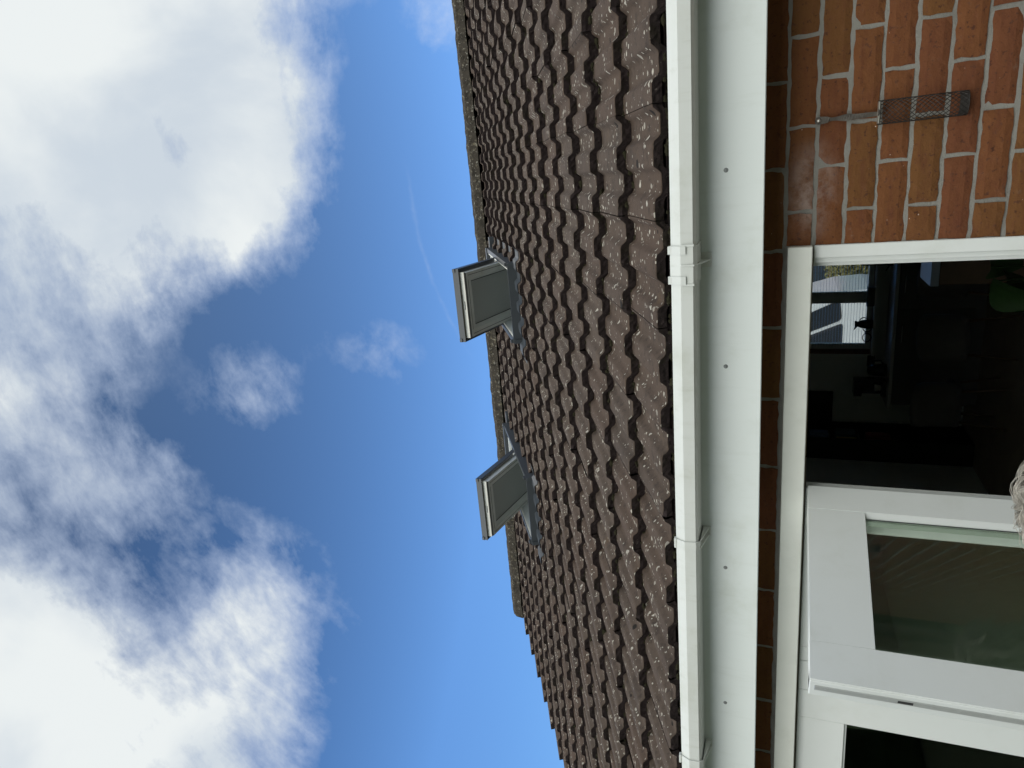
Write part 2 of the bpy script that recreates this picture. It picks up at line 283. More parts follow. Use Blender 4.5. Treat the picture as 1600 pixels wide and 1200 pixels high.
# ------------------------------------------------------------------ mesh helpers
WORLD = {}
def tag(o, label=None, cat=None, group=None, kind=None):
    if label: o['label'] = label
    if cat: o['category'] = cat
    if group: o['group'] = group
    if kind: o['kind'] = kind
    return o
def empty(name, loc, label, cat, group=None, rz=0.):
    o = bpy.data.objects.new(name, None); COL.objects.link(o); o.location = loc; o.rotation_euler.z = rz
    o.empty_display_size = .2
    WORLD[o.name] = Vector(loc); return tag(o, label, cat, group)
class MB:
    def __init__(s): s.v = []; s.f = []; s.mi = []; s.sm = []
    def add(s, vs, fs, mi=0, smooth=False):
        k = len(s.v); s.v += [Vector(v) for v in vs]; s.f += [tuple(i+k for i in f) for f in fs]
        s.mi += [mi]*len(fs); s.sm += [smooth]*len(fs); return s
    def box(s, x0, x1, y0, y1, z0, z1, mi=0, M=None, ch=0.):
        if ch <= 0:
            vs = [(x, y, z) for x in (x0, x1) for y in (y0, y1) for z in (z0, z1)]
            fs = [(0, 1, 3, 2), (4, 6, 7, 5), (0, 4, 5, 1), (2, 3, 7, 6), (0, 2, 6, 4), (1, 5, 7, 3)]
        else:
            vs = []; fs = []
            X = (x0, x1); Y = (y0, y1); Z = (z0, z1); idx = {}
            sg = (1, -1)
            for i in (0, 1):
                for j in (0, 1):
                    for k in (0, 1):
                        x, y, z = X[i], Y[j], Z[k]; a, b, c = sg[i]*ch, sg[j]*ch, sg[k]*ch
                        for ax, p in enumerate(((x, y+b, z+c), (x+a, y, z+c), (x+a, y+b, z))):
                            idx[i, j, k, ax] = len(vs); vs.append(p)
            for i in (0, 1): fs.append([idx[i, j, k, 0] for j, k in ((0, 0), (0, 1), (1, 1), (1, 0))])
            for j in (0, 1): fs.append([idx[i, j, k, 1] for i, k in ((0, 0), (1, 0), (1, 1), (0, 1))])
            for k in (0, 1): fs.append([idx[i, j, k, 2] for i, j in ((0, 0), (0, 1), (1, 1), (1, 0))])
            for j in (0, 1):
                for k in (0, 1): fs.append([idx[0, j, k, 1], idx[1, j, k, 1], idx[1, j, k, 2], idx[0, j, k, 2]])
            for i in (0, 1):
                for k in (0, 1): fs.append([idx[i, 0, k, 0], idx[i, 1, k, 0], idx[i, 1, k, 2], idx[i, 0, k, 2]])
            for i in (0, 1):
                for j in (0, 1): fs.append([idx[i, j, 0, 0], idx[i, j, 1, 0], idx[i, j, 1, 1], idx[i, j, 0, 1]])
            for i in (0, 1):
                for j in (0, 1):
                    for k in (0, 1): fs.append([idx[i, j, k, a] for a in (0, 1, 2)])
        if M is not None: vs = [M @ Vector(v) for v in vs]
        return s.add(vs, fs, mi)
    def tube(s, pts, rad, n=8, mi=0, cap=True, smooth=True):
        pts = [Vector(p) for p in pts]; N = len(pts)
        if not hasattr(rad, '__len__'): rad = [rad]*N
        vs = []; up = Vector((0, 0, 1)); prev = None
        for i, p in enumerate(pts):
            t = (pts[min(i+1, N-1)]-pts[max(i-1, 0)]).normalized()
            if prev is None:
                a = t.cross(up if abs(t.z) < .9 else Vector((1, 0, 0))).normalized()
            else: a = (prev - t*prev.dot(t)); a = a.normalized() if a.length > 1e-6 else t.orthogonal().normalized()
            prev = a; b = t.cross(a)
            for k in range(n):
                an = 2*math.pi*k/n; vs.append(p+(a*math.cos(an)+b*math.sin(an))*rad[i])
        fs = [(i*n+k, i*n+(k+1) % n, (i+1)*n+(k+1) % n, (i+1)*n+k) for i in range(N-1) for k in range(n)]
        if cap: fs += [tuple(range(n))[::-1], tuple((N-1)*n+k for k in range(n))]
        return s.add(vs, fs, mi, smooth)
    def extrude(s, prof, a, b, mi=0, closed=True, M=None, cap=True, smooth=False):
        """prof: (y,z) points swept along X from a to b"""
        n = len(prof); vs = [(a, y, z) for y, z in prof]+[(b, y, z) for y, z in prof]
        fs = [(i, (i+1) % n, n+(i+1) % n, n+i) for i in range(n if closed else n-1)]
        if closed and cap: fs += [tuple(range(n))[::-1], tuple(range(n, 2*n))]
        if M is not None: vs = [M @ Vector(v) for v in vs]
        return s.add(vs, fs, mi, smooth)
    def lathe(s, prof, n=24, c=(0, 0, 0), mi=0, smooth=True):
        c = Vector(c); vs = []
        for r, z in prof:
            for k in range(n): vs.append(c+Vector((r*math.cos(2*math.pi*k/n), r*math.sin(2*math.pi*k/n), z)))
        N = len(prof)
        fs = [(i*n+k, i*n+(k+1) % n, (i+1)*n+(k+1) % n, (i+1)*n+k) for i in range(N-1) for k in range(n)]
        return s.add(vs, fs, mi, smooth)
    def build(s, name, mats, parent=None, fix=True, local=False):
        me = bpy.data.meshes.new(name)
        off = WORLD.get(parent.name, Vector()) if (parent is not None and not local) else Vector()
        me.from_pydata([tuple(v-off) for v in s.v], [], s.f)
        if isinstance(mats, str): mats = [mats]
        for q in mats: me.materials.append(MATS[q])
        me.polygons.foreach_set('material_index', s.mi); me.polygons.foreach_set('use_smooth', s.sm)
        if fix:
            bm = bmesh.new(); bm.from_mesh(me); bmesh.ops.recalc_face_normals(bm, faces=bm.faces); bm.to_mesh(me); bm.free()
        me.update()
        o = bpy.data.objects.new(name, me); COL.objects.link(o)
        if parent is not None: o.parent = parent
        WORLD[o.name] = off if parent is not None else Vector()
        return o
def copy_tree(o, parent=None):
    c = o.copy(); COL.objects.link(c); c.parent = parent; WORLD[c.name] = WORLD.get(o.name, Vector())
    for ch in list(o.children): copy_tree(ch, c)
    return c

YW = 2.137                       # face of the garden wall
YF = 1.98                        # face of the fascia
GROUND = -2.23; FLOOR = -2.18
TH = math.atan(.56); CT, ST = math.cos(TH), math.sin(TH)
def roofp(x, s, h=0.): return Vector((x, 1.93+s*CT-h*ST, .33+s*ST+h*CT))

# ------------------------------------------------------------------ ground and garden
def sheet(name, x0, x1, y0, y1, z, m, label):
    b = MB(); nx, ny = 24, 24
    b.add([(x0+(x1-x0)*i/nx, y0+(y1-y0)*j/ny, z) for j in range(ny+1) for i in range(nx+1)],
          [(j*(nx+1)+i, j*(nx+1)+i+1, (j+1)*(nx+1)+i+1, (j+1)*(nx+1)+i) for j in range(ny) for i in range(nx)])
    o = b.build(name, m); return tag(o, label, 'ground', kind='structure')
sheet('lawn', -150, 150, -150, 200, GROUND-.02, 'grass', 'wide green lawn and ground around the bungalow')
sheet('patio', -6, 7, -1.5, 2.3, GROUND, 'paving', 'pale paved patio along the garden wall')
sheet('driveway', -14, 12, 10.1, 24, GROUND-.012, 'tarmac', 'dark driveway on the street side')

# ------------------------------------------------------------------ the bungalow
house = empty('bungalow', (0, 6.05, GROUND), 'red brick bungalow with brown tiled roof, white gutter and open glazed doors', 'bungalow')
BT = -.0754; CO = .0749          # first bed joint under the door head, course height
def brickwork():
    bm_, mm = MB(), MB()
    def course(x0, x1, k):
        zt = BT+CO*k; par = .178 if k % 2 == 0 else .060
        x = par-.225*40
        while x < x1:
            a, b = max(x+.005, x0), min(x+.220, x1); x += .225
            if b-a < .02: continue
            j = lambda s_=.0012: random.uniform(-s_, s_)
            z0 = zt-CO+.005+j(); z1 = zt-.005+j(); y = YW+j(.0016)
            # brick with worn arrises, face cut in a grid so its edge wanders
            nx = max(2, int((b-a)/.02)); nz = 4; vs = []
            for q in range(nz+1):
                for p in range(nx+1):
                    ex = min(p, nx-p); ez = min(q, nz-q)
                    fx = a+(b-a)*p/nx; fz = z0+(z1-z0)*q/nz
                    if ex == 0 or ez == 0:
                        fx += j(.002) if ex else 0; vs.append((fx+(0 if ex else j(.0024)), y+.0035+abs(j(.001)), fz+(j(.0022) if not ez else 0)))
                    else: vs.append((fx, y+j(.0005), fz))
            n = (nx+1)
            fs = [(q*n+p, q*n+p+1, (q+1)*n+p+1, (q+1)*n+p) for q in range(nz) for p in range(nx)]
            rim = [p for p in range(nx+1)]+[q*n+nx for q in range(1, nz+1)]+[nz*n+p for p in range(nx-1, -1, -1)]+[q*n for q in range(nz-1, 0, -1)]
            m0 = len(vs)
            for r in rim: vx = vs[r]; vs.append((vx[0], y+.014, vx[2]))
            L = len(rim); fs += [(rim[i], m0+i, m0+(i+1) % L, rim[(i+1) % L]) for i in range(L)]
            bm_.add(vs, fs, 0, False)
    for k in range(1, 31):      # k courses below the head joint (k counts downward)
        course(-.2585, 6.45, 1-k)
    for k in (1,): course(-.2585+.0, 3.2, 1)
    course(-4.5, 3.2, 2)
    for k in range(1, 31): course(-4.5, -3.3, 1-k)
    # mortar bodies, 3.5 mm behind the brick faces
    ym = YW+.0055
    mm.box(-.2585, 6.5, ym, 2.43, GROUND, BT+CO)
    mm.box(-4.5, 6.5, ym, 2.43, BT+CO, .085)
    mm.box(-4.5, -3.3, ym, 2.43, GROUND, BT+CO)
    return bm_, mm
bm_, mm = brickwork()
for k in range(3):               # plain stretch of wall beyond the picture
    pass
wall = mm.build('wall', 'mortar', house); bm_.build('brick_courses', 'brick', wall)
# the other outer walls
ow = MB()
ow.box(-4.5, -3.85, 2.43, 10.05, GROUND, .27); ow.box(6.2, 6.5, 2.43, 10.05, GROUND, .27)
KX0, KX1, KZ0, KZ1 = -2.56, -.60, -1.07, -.12      # kitchen window opening
ow.box(-3.85, KX0, 9.75, 10.05, GROUND, .27); ow.box(KX1, 6.2, 9.75, 10.05, GROUND, .27)
ow.box(KX0, KX1, 9.75, 10.05, GROUND, KZ0); ow.box(KX0, KX1, 9.75, 10.05, KZ1, .27)
# gable triangles
for x0, x1 in ((-4.5, -4.3), (6.3, 6.5)):
    pr = [(2.2, .27), (9.9, .27), (6.05, 2.45)]
    ow.add([(x0, y, z) for y, z in pr]+[(x1, y, z) for y, z in pr], [(0, 1, 2), (3, 5, 4), (0, 3, 4, 1), (1, 4, 5, 2), (2, 5, 3, 0)])
ow.build('outer_wall', 'far_brick', house)
b = MB(); b.box(.55, .65, 2.43, 9.75, FLOOR, .12); b.box(-3.85, .55, 9.735, 9.749, FLOOR, KZ0-.02)
b.box(-3.85, KX0-.06, 9.735, 9.749, KZ0-.02, .12); b.box(KX1+.06, .55, 9.735, 9.749, KZ0-.02, .12); b.box(-3.849, -3.835, 2.43, 9.735, FLOOR, .12)
b.box(-3.83, .55, 2.431, 2.44, .02, .12)
b.build('inner_wall', 'wall_paint', house)
b = MB(); b.box(-3.84, .55, 2.45, 9.73, .12, .16); b.build('room_ceiling', 'ceiling', house)
b = MB(); b.box(-3.84, 6.2, 2.15, 9.74, FLOOR-.05, FLOOR); b.build('room_floor', 'floor_wood', house)

# soffit, fascia, caps
b = MB(); b.box(-4.6, 6.5, 1.996, 2.135, .062, .068); b.build('soffit', 'upvc', house)
b = MB(); b.box(-4.62, 6.55, YF, YF+.012, .0523, .292, ch=.002); b.box(-4.62, 6.55, YF+.0125, YF+.016, .0523, .0585)
fascia = b.build('fascia', 'fascia_board', house)
for x in (-3.6, -3.0, -2.40, -.882*1.98, -.621*1.98, -.289*1.98, -.0165*1.98, .56, 1.15, 1.75):
    b = MB(); b.lathe([(0, -.0028), (.0035, -.0026), (.0056, -.0012), (.0062, .0)], 14)
    for i, v in enumerate(b.v): b.v[i] = Vector((x+v.x, YF+v.z, .0752*1.98+v.y))
    b.build('screw_cap', 'cap_grey', fascia)

# gutter: a square-line run hung on the fascia
G = [(1.8905, .2835), (1.8885, .2835), (1.8735, .2560), (1.8755, .2245), (1.8860, .2175), (1.9700, .2175)]
def gshell(b, x0, x1, prof, t=.0022, M=None, mi=0):
    n = len(prof); out = []
    inn = []
    for i, (y, z) in enumerate(prof):
        p0 = Vector(prof[max(i-1, 0)]); p1 = Vector(prof[min(i+1, n-1)]); d = (p1-p0).normalized(); nn = Vector((-d.y, d.x))
        inn.append((y+nn.x*t, z+nn.y*t))
    pr = list(prof)+inn[::-1]
    # orient: inner = towards the trough
    b.extrude(pr, x0, x1, mi)
full = [(1.8925, .2835)]+G[1:]+[(1.9775, .2230), (1.9775, .2780)]
b = MB()
def sag(x): return -.0018*math.sin((x+.3)*2.2)
XS = [-4.70, -1.931, -.262, 6.6]
for i in range(3):
    a, c = XS[i], XS[i+1]
    n = max(2, int((c-a)/.3))
    for k in range(n):
        x0, x1 = a+(c-a)*k/n, a+(c-a)*(k+1)/n
        z0, z1 = sag(x0), sag(x1)
        pr = full; t = .0024; npt = len(pr)
        inn = []
        for q, (y, z) in enumerate(pr):
            p0 = Vector(pr[max(q-1, 0)]); p1 = Vector(pr[min(q+1, npt-1)]); d = (p1-p0).normalized(); inn.append((y-d.y*t if False else y+(-d.y)*-t, z+(d.x)*-t if False else z+d.x*t))
        # build outer and inner skins with an offset towards the trough centre
        cy, cz = 1.93, .262
        inn = []
        for (y, z) in pr:
            v = Vector((cy-y, cz-z)); v = v.normalized()*t if z < .27 else Vector((t if y < cy else -t, 0)); inn.append((y+v.x, z+v.y))
        ring = list(pr)+inn[::-1]; L = len(ring)
        vs = [(x0, y, z+z0) for y, z in ring]+[(x1, y, z+z1) for y, z in ring]
        b.add(vs, [(j, (j+1) % L, L+(j+1) % L, L+j) for j in range(L)])
gutter = b.build('gutter', 'upvc', house)
def strap_profile(off, top=.2855):
    return [(1.8925-off*.2, top), (1.8885-off, top), (1.8735-off, .2562), (1.8755-off, .2235), (1.8855-off*.5, .2175-off), (1.9775, .2175-off)]
def strap(b, x0, x1, off, pr=None, dz=0.):
    pr = pr or strap_profile(off); base = strap_profile(.0003)
    ring = pr+base[::-1] if len(pr) == len(base) else pr
    L = len(ring)
    b.add([(x0, y, z+dz) for y, z in ring]+[(x1, y, z+dz) for y, z in ring], [(j, (j+1) % L, L+(j+1) % L, L+j) for j in range(L)]+[tuple(range(L))[::-1], tuple(range(L, 2*L))])
def web(b, x, zd, dz=0., t=.0035):   # thin web under the gutter, deeper towards the fascia
    pr = [(1.8790, .2178), (1.9, .2165), (1.9785, .2165), (1.9785, zd), (1.968, zd), (1.885, .2120)]
    L = len(pr)
    b.add([(x, y, z+dz) for y, z in pr]+[(x+t, y, z+dz) for y, z in pr], [(j, (j+1) % L, L+(j+1) % L, L+j) for j in range(L)]+[tuple(range(L))[::-1], tuple(range(L, 2*L))])
def bracket(x):
    b = MB(); dz = sag(x); strap(b, x-.014, x+.014, .0045, dz=dz); web(b, x-.014, .196, dz, .004); web(b, x+.010, .196, dz, .004)
    b.box(x-.016, x+.016, 1.9752, 1.9796, .192, .2170, ch=.001)
    b.box(x-.016, x+.016, 1.8805, 1.8950, .2830, .2905, ch=.001)
    b.build('gutter_bracket', 'upvc', gutter)
bracket(-.5895*1.872); bracket(-1.028*1.872); bracket(.62); bracket(1.45)
b = MB(); xc = -.1412*1.872; dz = sag(xc)
strap(b, xc-.052, xc+.052, .0032, dz=dz); web(b, xc-.002, .190, dz, .004)
b.box(xc-.0022, xc+.0022, 1.867, 1.8715, .2195, .2550, ch=.0008)
b.box(xc-.02, xc+.02, 1.9752, 1.9796, .186, .2165, ch=.001)
for sx_ in (-1, 1):
    b.box(xc+sx_*.052-.003, xc+sx_*.052+.003, 1.8690, 1.8735, .2200, .2545, ch=.001)
un = b.build('gutter_union', 'upvc', gutter)
for sx_ in (-1, 1):
    b = MB(); x = xc+sx_*.040
    b.extrude([(1.8945, .2890), (1.8800, .2905), (1.8790, .2800), (1.8668, .2556), (1.8668, .2420), (1.8712, .2420), (1.8712, .2560), (1.8855, .2830)], x-.0105, x+.0105)
    b.build('union_clip', 'upvc', un)

# roof deck, filler under the eaves, far slope
b = MB()
def slab(x0, x1, s0, s1, h0, h1, mi=0):
    vs = [roofp(x, s, h) for x in (x0, x1) for s in (s0, s1) for h in (h0, h1)]
    b.add(vs, [(0, 1, 3, 2), (4, 6, 7, 5), (0, 4, 5, 1), (2, 3, 7, 6), (0, 2, 6, 4), (1, 5, 7, 3)], mi)
W1 = (-1.127, -.585); W2 = (-2.757, -2.215); WS0, WS1 = 2.95, 4.13
slab(-4.52, W2[0],   .1, 4.78, -.16, -.105); slab(W2[1], W1[0],   .1, 4.78, -.16, -.105); slab(W1[1], 6.6,   .1, 4.78, -.16, -.105)
for W in (W1, W2): slab(W[0], W[1], .1, WS0, -.16, -.105); slab(W[0], W[1], WS1, 4.78, -.16, -.105)
b.box(-4.55, 6.55, 1.993, 2.02, .290, .316)
RX, RYY = 6.05, 0
vs = [(x, y, z) for x in (-4.62, 6.6) for y, z in ((6.1, 2.66), (10.3, .28), (10.3, .20), (6.1, 2.58))]
b.add(vs, [(0, 1, 5, 4), (1, 2, 6, 5), (2, 3, 7, 6), (3, 0, 4, 7), (0, 3, 2, 1), (4, 5, 6, 7)])
roof = b.build('roof', 'gap', house)

# tiles: double-roll concrete tiles, every tile its own shape inside one covering
GA, TW, HH = .335, .30, .021
def prof(x):                     # x measured from a roll centre; period 0.15
    d = abs((x+.075) % .15-.075)
    t = (d-.029)/.021
    t = min(1, max(0, t)); t = t*t*(3-2*t)
    return -HH*t
tb = MB()
NR = 15
def rn(a, b, c=0.): return noise.noise(Vector((a, b, c)))
xcols = [-4.65+TW*i for i in range(23)]   # left edges of the tiles; seams at 0.05+0.3i
for n in range(NR):
    for i, xl in enumerate(xcols):
        xr = xl+TW
        if xl > 2.3: continue
        js = random.uniform(-.007, .007); jh = random.uniform(-.002, .0035); jr = random.uniform(-.007, .007); chipL = random.random() < .22; chipR = random.random() < .22; cc = random.uniform(.012, .03); jx = random.uniform(-.001, .001)
        near = n < 6
        nx = 36 if near else 28; ns = 7 if near else 4
        s0 = n*GA; s1 = s0+GA+.045
        if n == NR-1: s1 = s0+.11
        cut = any(xr > W[0]-.02 and xl < W[1]+.02 and s1 > WS0 and s0 < WS1 for W in (W1, W2))
        vs = []
        fl = []
        for q in range(ns+1):
            for p in range(nx+1):
                x = xl+.0012+(TW-.0024)*p/nx
                u = q/ns; s = s0+js+jr*(p/nx-.5)+(s1-s0)*u
                h = -.032*(s-s0)/GA+prof(x-.024)+jh
                h += .0016*rn(x*22, s*22, 3.1)+.0010*rn(x*70, s*70, 9.7)
                if q <= 1:
                    ec = .0030*rn(x*60, n*7.3, 1.7)+.002*rn(x*160, n*7.3)
                    if chipL: ec += .012*max(0, 1-(x-xl)/cc)
                    if chipR: ec += .010*max(0, 1-(xr-x)/cc)
                if q == 0: s += ec; h -= .0025
                elif q == 1: s = s0+js+jr*(p/nx-.5)+.006+ec*.8; h = prof(x-.024)+jh-.0008+.0012*rn(x*50, s*50, 2)
                vs.append(roofp(x+jx, s, h))
        N = nx+1
        fs = []
        for q in range(ns):
            for p in range(nx):
                if cut:
                    cx = xl+TW*(p+.5)/nx; cs = s0+(s1-s0)*(q+.5)/ns
                    if any(W[0]-.005 < cx < W[1]+.005 and WS0 < cs < WS1 for W in (W1, W2)): continue
                fs.append((q*N+p, q*N+p+1, (q+1)*N+p+1, (q+1)*N+p))
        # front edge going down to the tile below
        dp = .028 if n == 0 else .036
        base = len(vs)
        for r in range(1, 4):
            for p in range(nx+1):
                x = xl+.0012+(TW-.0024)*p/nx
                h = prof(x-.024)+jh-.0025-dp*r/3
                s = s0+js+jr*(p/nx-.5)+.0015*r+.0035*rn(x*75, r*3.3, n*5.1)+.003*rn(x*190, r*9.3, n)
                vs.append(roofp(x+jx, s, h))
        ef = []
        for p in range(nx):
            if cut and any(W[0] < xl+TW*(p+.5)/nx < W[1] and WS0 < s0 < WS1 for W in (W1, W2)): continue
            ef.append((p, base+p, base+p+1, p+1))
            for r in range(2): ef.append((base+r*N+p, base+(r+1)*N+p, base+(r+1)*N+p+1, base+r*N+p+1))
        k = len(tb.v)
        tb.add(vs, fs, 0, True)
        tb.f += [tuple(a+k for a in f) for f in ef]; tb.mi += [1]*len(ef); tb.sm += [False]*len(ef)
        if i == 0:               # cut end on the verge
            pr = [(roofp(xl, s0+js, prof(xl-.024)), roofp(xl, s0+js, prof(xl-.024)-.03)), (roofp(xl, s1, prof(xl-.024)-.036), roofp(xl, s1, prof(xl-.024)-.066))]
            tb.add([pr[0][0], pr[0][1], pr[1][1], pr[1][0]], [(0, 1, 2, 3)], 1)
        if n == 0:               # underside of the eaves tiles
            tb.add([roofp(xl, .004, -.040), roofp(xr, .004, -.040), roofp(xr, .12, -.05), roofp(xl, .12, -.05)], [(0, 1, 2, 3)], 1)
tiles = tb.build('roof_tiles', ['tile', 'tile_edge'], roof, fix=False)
b = MB()
b.add([roofp(-4.64, s, h) for s in (0.02, 4.8) for h in (-.055, -.12)]+[roofp(-4.55, s, h) for s in (.02, 4.8) for h in (-.055, -.12)], [(0, 1, 3, 2), (4, 6, 7, 5), (0, 4, 5, 1), (2, 3, 7, 6), (0, 2, 6, 4), (1, 5, 7, 3)])
b.build('verge_mortar', 'mortar_bed', roof)
# moss and grit lodged under the courses
mb = MB()
for q in range(1500):
    n = random.choice([0, 0, 0, 0, 1, 1, 2, 2, 3, 4, 5, 6, 7, 8]); x = random.uniform(-4.4, 2.2); s = n*GA+random.uniform(-.010, .004)
    if n == 0: p = Vector((x, random.uniform(1.905, 1.935), random.uniform(.276, .296)))
    else: p = roofp(x, s, prof(x-.024)-.030+random.uniform(-.004, .004))
    r = random.choice((1, 1, 1.7))*random.uniform(.002, .006)
    vs = []; fs = []
    for a in range(6):
        for c in range(3):
            th = math.pi*(c+.5)/3; ph = a*math.pi/3
            rr = r*random.uniform(.6, 1.3); vs.append(p+Vector((rr*1.8*math.sin(th)*math.cos(ph), rr*math.sin(th)*math.sin(ph), rr*math.cos(th))))
    for a in range(6):
        for c in range(2): fs.append((a*3+c, ((a+1) % 6)*3+c, ((a+1) % 6)*3+c+1, a*3+c+1))
    mb.add(vs, fs, 0, False)
tag(mb.build('moss', 'moss', roof, fix=False), kind='stuff')
# ridge tiles on their mortar bed
rt = MB(); yr, zr = 6.10, 2.615
x = -4.62
RL = []
while x < 2.6:
    L = .45; jx = random.uniform(-.004, .004); jz = random.uniform(-.004, .004)
    nseg = 7; prf = []
    for k in range(nseg+1):
        a = math.pi*(k/nseg)
        prf.append((-.150*math.cos(a), -.045+.155*max(0, math.sin(a))**.75))
    vs = []; nx = 10
    for p in range(nx+1):
        xx = x-.001+(L+.002)*p/nx
        for (yy, zz) in prf:
            d = .005*rn(xx*14, yy*30, zz*30)+.004*rn(xx*60, yy*60, 2)
            vs.append((xx, yr+yy*(1+d*8), zr+zz+jz+d+(-.004 if p in (0, nx) else 0)))
    N = nseg+1
    rt.add(vs, [(p*N+k, p*N+k+1, (p+1)*N+k+1, (p+1)*N+k) for p in range(nx) for k in range(nseg)]+[tuple(range(N))], 0, False)
    x += L
rt.build('ridge_tiles', 'ridge', roof, fix=False)
b = MB(); nx = 240
vs = []
for p in range(nx+1):
    xx = -4.60+7.2*p/nx
    for (yy, zz) in ((-.135, -.045), (-.118, .018), (-.09, .035), (.1, .035), (.13, -.045)):
        vs.append((xx, yr+yy+.006*rn(xx*30, yy*9), zr+zz+.004*rn(xx*37, zz*20, 4)))
b.add(vs, [(p*5+k, p*5+k+1, (p+1)*5+k+1, (p+1)*5+k) for p in range(nx) for k in range(4)]+[(0, 1, 2, 3, 4)])
b.build('ridge_mortar', 'mortar_bed', roof, fix=False)

# ------------------------------------------------------------------ roof windows, sashes swung out on their pivots
def roof_window(W, lab, tilt):
    x0, x1 = W; xm = (x0+x1)/2
    f = MB()
    def rb(b, xa, xb, sa, sb, ha, hb, mi=0):
        vs = [roofp(x, s, h) for x in (xa, xb) for s in (sa, sb) for h in (ha, hb)]
        b.add(vs, [(0, 1, 3, 2), (4, 6, 7, 5), (0, 4, 5, 1), (2, 3, 7, 6), (0, 2, 6, 4), (1, 5, 7, 3)], mi)
    wdw = MB()                   # lining boards of the opening
    rb(wdw, x0+.004, x0+.034, WS0+.004, WS1-.004, -.34, .018); rb(wdw, x1-.034, x1-.004, WS0+.004, WS1-.004, -.34, .018)
    rb(wdw, x0+.0345, x1-.0345, WS0+.004, WS0+.034, -.34, .016); rb(wdw, x0+.0345, x1-.0345, WS1-.034, WS1-.004, -.34, .016)
    rb(wdw, x0, x1, WS0, WS1, -.40, -.36)
    win = wdw.build('roof_window', 'sash_white', house); tag(win, lab)
    # outer frame covers, dark grey metal
    rb(f, x0-.012, x0+.020, WS0-.002, WS1+.03, .0185, .036); rb(f, x1-.020, x1+.012, WS0-.002, WS1+.03, .0185, .036)
    rb(f, x0-.015, x0-.012, WS0-.012, WS1+.03, -.05, .036); rb(f, x1+.012, x1+.015, WS0-.012, WS1+.03, -.05, .036)
    rb(f, x0-.0145, x1+.0145, WS0-.022, WS0-.003, -.045, .034); rb(f, x0+.0205, x1-.0205, WS0-.0025, WS0+.012, .0165, .033)
    rb(f, x0-.0145, x1+.0145, WS1+.0305, WS1+.09, -.03, .045)
    for xx in (x0-.004, x1+.004):  # little corner brackets at the foot
        rb(f, xx-.014, xx+.014, WS0-.030, WS0-.0225, -.03, .028); rb(f, xx-.010, xx+.010, WS0-.0021, WS0+.030, .0365, .052)
    f.build('frame_cover', 'win_grey', win)
    p = MB()                     # pale inner rails seen on top of the side frames
    for xa, xb in ((x0+.0205, x0+.034), (x1-.034, x1-.0205)): rb(p, xa, xb, WS0+.02, WS1-.01, .0185, .030)
    p.build('inner_rail', 'sash_cream', win)
    # flashing: apron dressed over the rolls plus side trays
    a = MB(); nx, ns = 72, 6; vs = []
    for q in range(ns+1):
        s = WS0-.02-.17*q/ns
        for i in range(nx+1):
            x = x0-.13+(x1-x0+.26)*i/nx
            rel = ((s/GA) % 1)
            h = prof(x-.024)-.032*rel+.006+.010*(1-q/ns)
            if q >= ns-1 and s < 8*GA: h = max(h, prof(x-.024)+.005)
            ss = s+(.014*math.cos((x-.024)/.15*2*math.pi) if q == ns else 0)
            vs.append(roofp(x, ss, h+.0015*rn(x*40, s*30)))
    N = nx+1; a.add(vs, [(q*N+i, q*N+i+1, (q+1)*N+i+1, (q+1)*N+i) for q in range(ns) for i in range(nx)], 0, True)
    for xa, xb in ((x0-.10, x0-.0155), (x1+.0155, x1+.10)):
        rb(a, xa, xb, WS0-.02, WS1+.12, -.062, -.040)
    rb(a, x0-.10, x1+.10, WS1+.0905, WS1+.17, -.055, .002)
    a.build('flashing', 'lead', win, fix=False)
    # sash in its own frame: u from the pivot towards its foot, n outwards (upwards)
    piv = roofp(xm, (WS0+WS1)/2, .025)
    u = Vector((0, -math.cos(tilt), math.sin(tilt))); nn = Vector((0, math.sin(tilt), math.cos(tilt)))
    def M(x, a, c): return piv+Vector((x, 0, 0))+u*a+nn*c
    def sb(b, xa, xb, ua, ub, na, nb, mi=0):
        vs = [M(x, s, h) for x in (xa, xb) for s in (ua, ub) for h in (na, nb)]
        b.add(vs, [(0, 1, 3, 2), (4, 6, 7, 5), (0, 4, 5, 1), (2, 3, 7, 6), (0, 2, 6, 4), (1, 5, 7, 3)], mi)
    hw = (x1-x0)/2-.036; U = .545; T0, T1 = -.040, .016
    s_ = MB()
    sb(s_, -hw, -hw+.052, -U, U, T0, T1); sb(s_, hw-.052, hw, -U, U, T0, T1)
    sb(s_, -hw+.0525, hw-.0525, U-.060, U, T0+.002, T1); sb(s_, -hw+.0525, hw-.0525, -U, -U+.06, T0+.002, T1)
    # bevel beads towards the pane
    for xa in (-1, 1):
        pts = [(xa*(hw-.052), T0+.004), (xa*(hw-.072), T0+.026), (xa*(hw-.072), T0+.034), (xa*(hw-.052), T0+.034)]
        vs = [M(x, q, h) for q in (-U+.06, U-.06) for x, h in pts]
        s_.add(vs, [(0, 1, 5, 4), (1, 2, 6, 5), (2, 3, 7, 6), (0, 4, 7, 3)], 0)
    pts = [(U-.060, T0+.004), (U-.082, T0+.026), (U-.082, T0+.034), (U-.060, T0+.034)]
    s_.add([M(x, q, h) for x in (-hw+.0525, hw-.0525) for q, h in pts], [(0, 1, 5, 4), (1, 2, 6, 5), (2, 3, 7, 6), (0, 4, 7, 3)], 0)
    sash = s_.build('sash', 'sash_white', win)
    gk = MB()                    # dark glazing gasket and a shadow groove round the frame
    for xa in (-1, 1):
        sb(gk, min(xa*(hw-.0725), xa*(hw-.0775)), max(xa*(hw-.0725), xa*(hw-.0775)), -U+.083, U-.083, T0+.0255, T0+.0280)
        sb(gk, min(xa*(hw-.020), xa*(hw-.0235)), max(xa*(hw-.020), xa*(hw-.0235)), -U+.03, U-.022, T0-.0006, T0-.0001)
